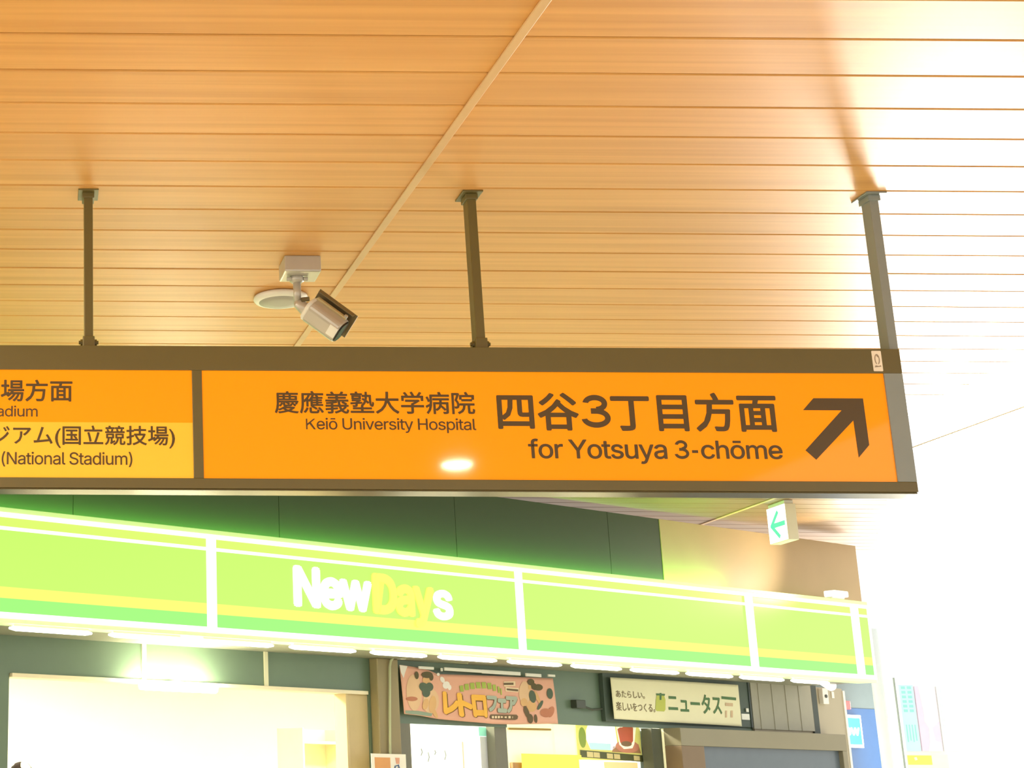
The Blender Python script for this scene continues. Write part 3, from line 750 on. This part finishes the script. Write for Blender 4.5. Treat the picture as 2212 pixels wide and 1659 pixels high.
# corner cable with white clamp
pt = lambda x, y, d: Vector((S.px(x, y, d)[0], d, S.px(x, y, d)[1]))
T = Thing('cable', S, pt(843, 1659, WD - 0.12), 'pale cable bending down the corner of the brown column', 'cable')
b0 = pt(843, 1659, WD - 0.12)
T.part('wire', MB().tube([(b0.x, b0.y, 0.0), b0, pt(842, 1540, WD - 0.12), pt(842, 1440, WD - 0.12), pt(844, 1428, WD - 0.12), pt(850, 1419, WD - 0.12), pt(862, 1415, WD - 0.12), pt(905, 1423, WD - 0.12), pt(1010, 1432, WD - 0.12)], 0.011, 10), mat('cable_grey', (178, 182, 146), 0.5), smooth=True)
q = pt(866, 1417, WD - 0.12)
T.part('clamp', MB().box(q.x - 0.035, q.x + 0.035, q.y - 0.03, q.y + 0.02, q.z - 0.03, q.z + 0.03, 0.008), M_white)
# notice at the column foot of the picture
T, (a, b_, c_, e_) = board('notice_sheet', (803, 1628), (878, 1629), (880, 1740), (805, 1740), WD - 0.14, 0.006, mat('sheet_white', (246, 240, 228), 0.6), 'white notice with an orange picture on the brown column beside the glass door', 'notice')
T.part('orange_picture', MB().box(a + 0.035, a + 0.205, WD - 0.1415, WD - 0.14, c_ + 0.04, e_ - 0.03), mat('sheet_orange', (222, 160, 100), 0.6))
sm = MB()
sm.tube([(a + 0.245, WD - 0.1415, e_ - 0.16), (a + 0.255, WD - 0.1415, e_ - 0.10), (a + 0.29, WD - 0.1415, e_ - 0.09), (a + 0.31, WD - 0.1415, e_ - 0.15)], 0.008, 6)
T.part('blue_scribble', sm, mat('ink_blue', (90, 110, 150), 0.6))
T.part('pink_patch', MB().prism([(a + 0.26, e_ - 0.03), (a + 0.31, e_ - 0.03), (a + 0.305, e_ - 0.08), (a + 0.27, e_ - 0.08)], WD - 0.1412, WD - 0.14), mat('sheet_pink', (226, 164, 136), 0.6))

# glass door area: white sign board, mullions, cabinet, posters
T, (a, b_, c_, e_) = board('white_poster_board', (891, 1565), (1068, 1568.5), (1079, 1760), (899, 1760), WD + 0.16, 0.03, mat('poster_lit', (250, 252, 250), 0.5, emit=0.5, ecol=(1, 1, 1)), 'glowing white poster board behind the glass under the pink banner', 'board')
wd = b_ - a
T.part('teal_corner', MB().box(b_ - wd * 0.20, b_ - 0.05, WD + 0.158, WD + 0.16, e_ - 0.085, e_ - 0.005), mat('poster_teal', (160, 232, 210), 0.5, emit=0.25, ecol=lin((160, 232, 210))))
T.part('grey_figure', MB().box(b_ - wd * 0.19, b_ - wd * 0.07, WD + 0.158, WD + 0.16, c_ + 0.05, e_ - 0.09), mat('poster_grey', (205, 205, 196), 0.5, emit=0.15, ecol=(1, 1, 1)))
T.part('thin_line', MB().box(a + wd * 0.585, a + wd * 0.60, WD + 0.158, WD + 0.16, c_ + 0.05, e_ - 0.14), mat('poster_tan', (214, 196, 160), 0.5, emit=0.3, ecol=lin((240, 220, 180))))
gm = MB()
for fx, fz, h_ in ((0.09, 0.24, 0.06), (0.17, 0.28, 0.08), (0.25, 0.24, 0.04), (0.37, 0.26, 0.08)):
    gm.tube([(a + wd * fx, WD + 0.159, e_ - fz + h_ / 2), (a + wd * fx + 0.012, WD + 0.159, e_ - fz), (a + wd * fx - 0.004, WD + 0.159, e_ - fz - h_ / 2)], 0.005, 6)
T.part('faint_marks', gm, mat('poster_mark', (196, 202, 190), 0.6))
def upright(x0, x1, ytop, m_, label, d, dep, name='post', cat='post'):
    a, b_ = S.px(x0, 1630, d)[0], S.px(x1, 1630, d)[0]
    t = min(S.px((x0 + x1) / 2, ytop, d)[1], hL2 - 0.002)
    return single(name, S, MB().box(a, b_, d, d + dep, 0, t, 0.004), m_, label, cat)
M_mul = mat('mullion_grey', (118, 116, 100), 0.45)
upright(1071, 1097, 1562, M_mul, 'dark upright post between the white poster board and the cream cabinet', WD + 0.04, 0.10)
upright(1411, 1440, 1556, mat('post_olive', (92, 96, 82), 0.5), 'dark olive upright post right of the drink poster', WD + 0.02, 0.12)
upright(862, 889, 1562, M_mul, 'dark upright post left of the white poster board', WD + 0.0, 0.12)
upright(1438, 1471, 1573, mat('strip_cream', (246, 240, 196), 0.5, emit=0.25, ecol=lin((255, 250, 205))), 'tall cream strip sign standing right of the dark olive post', WD - 0.03, 0.03, 'strip_sign', 'sign')
# cream cabinet
a, b_ = S.px(1097, 1620, WD + 0.2)[0], S.px(1248, 1620, WD + 0.2)[0]
tz = S.px(1180, 1556, WD + 0.2)[1]
T = Thing('cream_cabinet', S, ((a + b_) / 2, WD + 0.2, 0), 'bright cream cabinet with a brown rail under the pink banner', 'cabinet')
M_cr = mat('cabinet_cream', (250, 246, 214), 0.5, emit=0.3, ecol=lin((255, 252, 220)))
T.part('body', MB().box(a, b_, WD + 0.22, WD + 0.5, 0, tz, 0.004), M_cr)
q0, q1 = S.px(1098, 1574, WD + 0.2), S.px(1189, 1576, WD + 0.2)
T.part('brown_rail', MB().tube([(q0[0], WD + 0.2, q0[1]), (q1[0], WD + 0.2, q1[1])], 0.010, 10), mat('rail_brown', (170, 130, 70), 0.5))
cw = b_ - a
T.part('side_column', MB().box(a + cw * 0.66, b_, WD + 0.19, WD + 0.22, 0, tz, 0.003), M_cr)
T.part('lower_goods', MB().box(a + 0.03, a + 0.20, WD + 0.18, WD + 0.22, 0.9, S.px(1115, 1647, WD + 0.2)[1], 0.01), mat('goods_brown', (196, 150, 104), 0.6))
board('yellow_sheet', (1130, 1628), (1259, 1631), (1262, 1760), (1133, 1760), WD + 0.14, 0.01, mat('sheet_yellow', (252, 240, 96), 0.5, emit=0.2, ecol=lin((255, 245, 100))), 'bright yellow sheet in front of the cream cabinet', 'sheet')
# drink poster
PD = WD + 0.17
T, (a, b_, c_, e_) = board('drink_poster', (1246, 1551), (1383, 1556), (1386, 1644), (1249, 1641), PD, 0.012, mat('poster_leaf', (214, 206, 110), 0.5, emit=0.22, ecol=lin((230, 225, 130))), 'poster with a red iced drink under the cream banner', 'poster')
pw, ph_ = b_ - a, e_ - c_
def pp(name, pts, m_, k):
    T.part(name, MB().prism([(a + pw * x, c_ + ph_ * (1 - y)) for x, y in pts], PD - 0.001 * k, PD - 0.001 * (k - 1)), m_)
Z9 = lambda pts: [((1240 + x / 8.508 - 1246) / 137.0, (1540 + y / 8.508 - 1553) / 90.0) for x, y in pts]
pp('leaf_patch', Z9(ell(140, 470, 66, 190)), mat('p_green', (150, 170, 70), 0.5), 1)
pp('white_cup', Z9([(300, 120), (740, 140), (770, 600), (660, 690), (270, 680), (205, 500), (215, 330)]), mat('p_white', (236, 246, 250), 0.5, emit=0.4, ecol=(1, 1, 1)), 2)
pp('pale_blue_label', Z9([(240, 560), (640, 570), (640, 690), (270, 684)]), mat('p_blue', (190, 228, 236), 0.5, emit=0.2, ecol=lin((190, 230, 240))), 3)
pp('brown_table', Z9([(680, 620), (860, 560), (1160, 560), (1195, 730), (660, 720)]), mat('p_wood', (190, 140, 100), 0.5), 2)
pp('saucer', Z9(ell(950, 610, 220, 120)), mat('p_red', (224, 150, 122), 0.5), 3)
pp('glass_rim', Z9([(755, 170), (1150, 170), (1080, 560), (1040, 640), (880, 660), (800, 580)]), mat('p_glass', (250, 244, 220), 0.4, emit=0.25, ecol=lin((255, 250, 225))), 4)
pp('red_drink', Z9([(785, 290), (860, 240), (940, 225), (1080, 250), (1060, 500), (1000, 590), (900, 610), (820, 540)]), mat('p_drink', (220, 110, 84), 0.4), 5)
pp('dark_base', Z9(ell(930, 560, 100, 50)), mat('p_dark', (150, 120, 90), 0.4), 6)
pp('ice', Z9(ell(850, 210, 66, 46)), mat('p_ice', (252, 250, 236), 0.3, emit=0.3, ecol=(1, 1, 0.95)), 6)
pp('price_band', Z9([(75, 700), (1210, 765), (1215, 890), (75, 830)]), mat('p_olive', (92, 94, 56), 0.5), 7)
for x0 in (190, 310, 550, 680, 1045):
    pp('price_tile', Z9([(x0, 725 + (x0 - 190) * 0.06), (x0 + 110, 732 + (x0 - 190) * 0.06), (x0 + 110, 830 + (x0 - 190) * 0.045), (x0, 823 + (x0 - 190) * 0.045)]), mat('p_cream', (228, 210, 150), 0.5), 8)
a2, b2, c2, e2 = S.box4(1379, 1560, 1407, 1575, PD - 0.02)
single('price_card', S, MB().box(a2, b2, PD - 0.03, PD - 0.022, c2, e2, 0.002), mat('card_white', (250, 250, 240), 0.5, emit=0.3, ecol=(1, 1, 1)), 'small white card at the top right of the drink poster', 'card')
board('blue_pack_poster', (1381, 1578), (1409, 1580), (1412, 1700), (1384, 1700), PD + 0.02, 0.01, mat('poster_paleblue', (178, 198, 214), 0.5), 'narrow pale blue poster between the drink poster and the dark olive post', 'poster')
board('lower_sheet', (1308, 1645), (1380, 1648), (1382, 1740), (1310, 1740), PD - 0.03, 0.008, mat('sheet_tan', (240, 214, 150), 0.5, emit=0.2, ecol=lin((250, 230, 170))), 'pale tan sheet under the drink poster', 'sheet')
board('white_lower_sheet', (1254, 1640), (1300, 1643), (1302, 1740), (1256, 1740), PD - 0.04, 0.008, mat('sheet_white2', (250, 250, 244), 0.5, emit=0.3, ecol=(1, 1, 1)), 'small white sheet under the left half of the drink poster', 'sheet')
# display case with a grey screen
D0 = WD - 0.22
s0, s1 = S.px(1474, 1630, D0)[0], S.px(1833, 1640, D0)[0]
wt = S.px(1640, 1579, D0)[1]
a, b_ = S.px(1524, 1640, D0)[0], S.px(1823, 1640, D0)[0]
zt2 = S.px(1670, 1617, D0)[1]
T = Thing('display_case', S, ((s0 + s1) / 2, WD - 0.1, 0), 'wide tan display case with a dark grey screen at the right end of the shop', 'display case')
T.part('top_rail', MB().box(s0, s1, D0, WD - 0.03, zt2, wt, 0.006), mat('case_tan', (140, 132, 108), 0.5, scale=3))
T.part('left_side', MB().box(s0, a, D0 + 0.002, WD - 0.03, 0, zt2, 0.006), mat('case_brown', (126, 104, 78), 0.5))
T.part('right_side', MB().box(b_, s1, D0 + 0.002, WD - 0.03, 0, zt2, 0.006), mat('case_tan', (176, 164, 136), 0.5))
T.part('screen', MB().box(a, b_, D0 + 0.05, WD - 0.03, 0.3, zt2), mat('screen_grey', (98, 108, 116), 0.25), label='dark grey screen')
# pale edge strip at the wall end
e0, e1 = sE, S.px(1822, 1560, WD)[0] + 0.05
struct('trim_9', S, MB().box(sE, sE + 0.035, WD - 0.03, WD + 0.2, 0, SOF - 0.02, 0.004), mat('edge_white', (240, 238, 228), 0.5))
# blue corner behind: machine booth
BD = 1.7
s0, s1 = S.px(1800, 1600, BD)[0], S.px(1925, 1600, BD)[0]
zm = S.px(1870, 1531, BD)[1]
T = Thing('ticket_booth', S, ((s0 + s1) / 2, BD, 0), 'blue booth wall beyond the right end of the shop', 'booth')
T.part('blue_wall', MB().box(s0, s1, BD, BD + 0.5, 0, zm, 0.006), mat('booth_blue', (50, 80, 122), 0.45))
T.part('grey_head', MB().box(s0, s1, BD + 0.01, BD + 0.5, zm, S.px(1870, 1440, BD)[1], 0.006), mat('booth_grey', (92, 104, 106), 0.5))
a, b_, c_, e_ = S.box4(1822, 1514, 1838, 1532, BD - 0.03)
T.part('red_lamp', MB().box(a, b_, BD - 0.03, BD + 0.01, c_, e_, 0.01), mat('red_glow', (235, 80, 80), 0.4, emit=0.5, ecol=lin((240, 60, 60))))
T, (a, b_, c_, e_) = board('booth_sign', (1806, 1543), (1860, 1544.5), (1866, 1615.5), (1812, 1614), BD - 0.06, 0.04, mat('sign_white', (246, 250, 250), 0.5, emit=0.35, ecol=(1, 1, 1)), 'lit cyan sign with white letters on the blue booth', 'sign')
T.part('cyan_face', MB().box(a + 0.03, b_ - 0.03, BD - 0.064, BD - 0.06, c_ + 0.035, e_ - 0.035, 0.0015), mat('sign_cyan', (10, 90, 110), 0.4, emit=0.45, ecol=lin((110, 240, 255))))
r_ = S.box4(1825.5, 1571, 1857, 1589, BD - 0.064)
T.text('lettering', 'ew', r_, BD - 0.064, mat('sign_letter', (250, 255, 255), 0.5, emit=1.0, ecol=(1, 1, 1)), 0.03, thick=0.002)

# ------------------------------------------------------------------ beyond the right end: pale column, poster wall
RW = Frame((0, 17.2, 0), (1, 0.02, 0), (-0.02, 1, 0))
a, b_ = RW.px(1912, 1570)[0], RW.px(1937, 1570)[0]
struct('wall_column', RW, MB().tube([((a + b_) / 2, 0.15, 0), ((a + b_) / 2, 0.15, 3.2)], (b_ - a) / 2, 28), mat('column_pale', (222, 232, 230), 0.45), smooth=True)
def rboard(name, x0, y0, x1, y1, m_, label, cat, d=-0.02, th=0.02, group=None):
    a, b_, c_, e_ = RW.box4(x0, y0, x1, y1, d)
    t = Thing(name, RW, ((a + b_) / 2, d, c_), label, cat, group)
    t.part('sheet', MB().box(a, b_, d, d + th, c_, e_, 0.003), m_)
    return t, (a, b_, c_, e_)
a, b_, c_, e_ = RW.box4(1950, 1440, 2110, 1700)
struct('wall_poster', RW, MB().box(a, b_, 0.0, 0.15, 0, e_), mat('posterwall_white', (248, 248, 246), 0.6))
a, _ = RW.px(1941, 1550, -0.1)
single('thin_pole', RW, MB().tube([(a, -0.1, 0), (a, -0.1, RW.px(1935, 1464, -0.1)[1])], 0.011, 10), mat('pole_grey', (150, 164, 160), 0.4), 'thin grey pole between the pale column and the cyan poster', 'pole')
t, (a, b_, c_, e_) = rboard('cyan_poster', 1950, 1480, 1981, 1623, mat('poster_cyan', (196, 246, 246), 0.5), 'pale cyan poster with vertical lines of small marks on the poster wall', 'poster')
mk = MB(); w_ = b_ - a; h_ = e_ - c_
for i in range(2):
    for k in range(6):
        mk.box(a + w_ * (0.15 + 0.42 * i), a + w_ * (0.42 + 0.42 * i), -0.022, -0.02, e_ - h_ * (0.06 + 0.07 * k), e_ - h_ * (0.02 + 0.07 * k))
for i in range(4):
    mk.box(a + w_ * (0.16 + 0.2 * i), a + w_ * (0.23 + 0.2 * i), -0.022, -0.02, c_ + h_ * (0.14 + 0.02 * (i % 2)), c_ + h_ * 0.40)
t.part('printed_marks', mk, mat('poster_aqua', (150, 236, 226), 0.5))
t, (a, b_, c_, e_) = rboard('pink_poster', 1984, 1483, 2028, 1623, mat('poster_pink', (248, 214, 240), 0.5), 'pale pink poster with a white tower shape beside the cyan poster', 'poster')
w_, h_ = b_ - a, e_ - c_
t.part('white_shape', MB().prism([(a + w_*.30, c_), (a + w_*.95, c_), (a + w_*.95, c_ + h_*.14), (a + w_*.68, c_ + h_*.16), (a + w_*.62, c_ + h_*.36), (a + w_*.98, c_ + h_*.46), (a + w_*.98, e_), (a + w_*.18, e_), (a + w_*.30, c_ + h_*.6), (a + w_*.28, c_ + h_*.46), (a + w_*.46, c_ + h_*.36), (a + w_*.42, c_ + h_*.15)], -0.022, -0.02), mat('posterwall_white', (248, 248, 246), 0.6))
t, (a, b_, c_, e_) = rboard('pale_poster', 2031, 1483, 2066, 1623, mat('poster_mint', (234, 250, 248), 0.5), 'very pale mint poster right of the pink poster', 'poster')
mk = MB(); w_ = b_ - a; h_ = e_ - c_
for k in range(7): mk.box(a + w_ * 0.12, a + w_ * 0.3, -0.022, -0.02, e_ - h_ * (0.1 + 0.11 * k), e_ - h_ * (0.04 + 0.11 * k))
t.part('printed_marks', mk, mat('poster_mintmark', (214, 242, 238), 0.5))
t, (a, b_, c_, e_) = rboard('yellow_notice', 1962, 1630, 2052, 1700, mat('notice_cream', (252, 250, 226), 0.5), 'yellow and cream notice under the cyan poster', 'notice')
w_ = b_ - a
t.part('yellow_block', MB().box(a + 0.01, a + w_ * 0.6, -0.022, -0.02, e_ - 0.11, e_ - 0.01), mat('notice_yellow', (252, 244, 110), 0.5))
t.part('cream_mark', MB().tube([(a + w_ * .2, -0.0225, e_ - 0.03), (a + w_ * .22, -0.0225, e_ - 0.06)], 0.015, 10), mat('notice_cream', (252, 250, 226), 0.5))

# ------------------------------------------------------------------ shelving inside the shop
sa, sb = sp(640, 1600, 3.0), sp(745, 1600, 3.0)
T = Thing('shop_shelf', S, ((sa + sb) / 2, 3.0, 0), 'pale yellowish shelf unit inside the shop by the right jamb', 'shelf')
M_sh1 = mat('shelf_pale', (244, 232, 196), 0.5)
T.part('back', MB().box(sa, sb, 3.28, 3.30, 0, 2.05, 0.002), M_sh1)
for s in (sa, sb - 0.02): T.part('side', MB().box(s, s + 0.02, 2.9, 3.28, 0, 2.05, 0.002), M_sh1)
for k in range(6): T.part('shelf_board', MB().box(sa + 0.02, sb - 0.02, 2.9, 3.28, 0.1 + 0.36 * k, 0.125 + 0.36 * k, 0.002), M_sh1)

# ------------------------------------------------------------------ person in the shop (only the top of the head shows)
PD_ = 1.75
ps, pz = S.px(48, 1645, PD_)
def person():
    HT = pz
    T = Thing('person', S, (ps, PD_, 0), 'person standing inside the shop opening, only dark hair showing above the picture edge', 'person')
    k = HT / 1.66
    bm = bmesh.new(); ly = bm.verts.layers.skin.verify()
    J = {}
    def j(n, x, y, z): J[n] = bm.verts.new((ps + x * k, PD_ + y * k, z * k))
    j('pel', 0, 0, 0.90); j('wai', 0, 0, 1.05); j('che', 0, 0.0, 1.24); j('nec', 0, 0, 1.40); j('nk2', 0, -0.005, 1.455)
    R = {'pel': .13, 'wai': .115, 'che': .135, 'nec': .055, 'nk2': .05}
    E_ = [('pel', 'wai'), ('wai', 'che'), ('che', 'nec'), ('nec', 'nk2')]
    for sg, q in ((-1, 'l'), (1, 'r')):
        for n, x, y, z, r in (('hip', .085, 0, .86, .088), ('kne', .09, -.015, .47, .058), ('ank', .09, .02, .08, .038), ('toe', .10, -.15, .035, .034),
                              ('sho', .165, 0, 1.335, .056), ('elb', .215, .02, 1.06, .042), ('wri', .22, -.07, .83, .028), ('pal', .22, -.10, .76, .030)):
            j(n + q, sg * x, y, z); R[n + q] = r
        E_ += [('pel', 'hip' + q), ('hip' + q, 'kne' + q), ('kne' + q, 'ank' + q), ('ank' + q, 'toe' + q), ('che', 'sho' + q), ('sho' + q, 'elb' + q), ('elb' + q, 'wri' + q), ('wri' + q, 'pal' + q)]
        for i_, (dx_, L_) in enumerate(((-.026, .066), (-.009, .076), (.009, .07), (.025, .056))):
            a_, b2_ = 'f%d%s' % (i_, q), 'g%d%s' % (i_, q)
            j(a_, sg * .22, -.115 + dx_, .715); j(b2_, sg * .212, -.118 + dx_, .715 - L_); R[a_] = .0095; R[b2_] = .0075
            E_ += [('pal' + q, a_), (a_, b2_)]
        j('t0' + q, sg * .205, -.135, .765); j('t1' + q, sg * .20, -.155, .72); R['t0' + q] = .011; R['t1' + q] = .009
        E_ += [('pal' + q, 't0' + q), ('t0' + q, 't1' + q)]
    for a_, b2_ in E_: bm.edges.new((J[a_], J[b2_]))
    for n, v in J.items():
        v[ly].radius = (R[n] * k, R[n] * k * (0.72 if n in ('pel', 'wai', 'che') else 1)); v[ly].use_root = n == 'pel'
    for v in bm.verts: v.co -= T.base
    me = bpy.data.meshes.new('body'); bm.to_mesh(me); bm.free()
    tmp = bpy.data.objects.new('body_tmp', me); COL.objects.link(tmp)
    tmp.modifiers.new('s', 'SKIN'); sub = tmp.modifiers.new('u', 'SUBSURF'); sub.levels = 1
    dg = bpy.context.evaluated_depsgraph_get(); dg.update()
    me2 = bpy.data.meshes.new_from_object(tmp.evaluated_get(dg)); bpy.data.objects.remove(tmp)
    # head joined into the same mesh
    bm = bmesh.new(); bm.from_mesh(me2)
    def blob(c, r, n=20):
        q = bmesh.ops.create_uvsphere(bm2, u_segments=n, v_segments=n // 2 + 2, radius=1)
        for v in q['verts']: v.co = Vector((c[0] + v.co.x * r[0], c[1] + v.co.y * r[1], c[2] + v.co.z * r[2])) * k
        return q['verts']
    bm2 = bm
    vs = blob((0, -0.015, 1.545), (.074, .094, .112))
    for v in vs:
        z = v.co.z / k
        if z < 1.53: v.co.x *= 1 - (1.53 - z) * 2.2
    blob((0, -0.11, 1.53), (.012, .018, .022), 10)
    for sg in (-1, 1): blob((sg * .076, 0.0, 1.54), (.012, .022, .034), 10)
    bm.to_mesh(me2); bm.free()
    me2.materials.clear()
    skin = mat('skin', (222, 176, 146), 0.55)
    body = link('body', me2, skin, T.o, True)
    bm2 = bmesh.new()
    for sg in (-1, 1): blob((sg * .031, -0.098, 1.555), (.013, .009, .007), 10)
    bm2.to_mesh(m_ := bpy.data.meshes.new('m')); bm2.free(); link('eyes', m_, mat('eye', (40, 32, 28), 0.3), T.o, True)
    bm2 = bmesh.new(); blob((0, -0.094, 1.483), (.024, .010, .006), 10)
    bm2.to_mesh(m_ := bpy.data.meshes.new('m')); bm2.free(); link('mouth', m_, mat('lip', (176, 104, 96), 0.5), T.o, True)
    bm2 = bmesh.new(); vs = blob((0, 0.01, 1.572), (.088, .100, .088), 28)
    rr = random.Random(2)
    for v in vs: v.co += Vector((rr.uniform(-1, 1), rr.uniform(-1, 1), rr.uniform(-1, .3))) * 0.003
    dl = [v for v in vs if v.co.y / k < -0.045 and v.co.z / k < 1.585]
    bmesh.ops.delete(bm2, geom=dl, context='VERTS')
    bm2.to_mesh(m_ := bpy.data.meshes.new('m')); bm2.free(); link('hair', m_, mat('hair_dark', (30, 22, 18), 0.9, spec=0.1), T.o, True)
    mb = MB(); q = [(0.145, 0.095, .98), (.135, .095, 1.05), (.165, .112, 1.22), (.175, .105, 1.33), (.09, .075, 1.405)]
    n = 28
    rings = [[mb.bm.verts.new((ps + r0 * k * math.cos(2*math.pi*i/n), PD_ + r1 * k * math.sin(2*math.pi*i/n), z * k)) for i in range(n)] for r0, r1, z in q]
    for A_, B_ in zip(rings, rings[1:]):
        for i in range(n): mb.bm.faces.new((A_[i], A_[(i+1) % n], B_[(i+1) % n], B_[i]))
    T.part('shirt', mb, mat('shirt_grey', (120, 124, 130), 0.8), smooth=True)
    for sg in (-1, 1):
        T.part('sleeve', MB().tube([(ps + sg*.15*k, PD_, 1.345*k), (ps + sg*.185*k, PD_ + .008*k, 1.25*k), (ps + sg*.205*k, PD_ + .014*k, 1.14*k)], [.064*k, .062*k, .056*k], 16), mat('shirt_grey', (120, 124, 130), 0.8), smooth=True)
        T.part('trouser_leg', MB().tube([(ps + sg*.06*k, PD_, .99*k), (ps + sg*.085*k, PD_, .86*k), (ps + sg*.09*k, PD_ - .015*k, .47*k), (ps + sg*.09*k, PD_ + .02*k, .09*k)], [.10*k, .102*k, .074*k, .06*k], 18), mat('trouser_dark', (52, 54, 62), 0.8), smooth=True)
        T.part('shoe', MB().tube([(ps + sg*.09*k, PD_ + .05*k, .045*k), (ps + sg*.095*k, PD_ - .06*k, .045*k), (ps + sg*.10*k, PD_ - .18*k, .032*k)], [.045*k, .044*k, .03*k], 14), mat('shoe_black', (34, 32, 32), 0.5), smooth=True)
person()
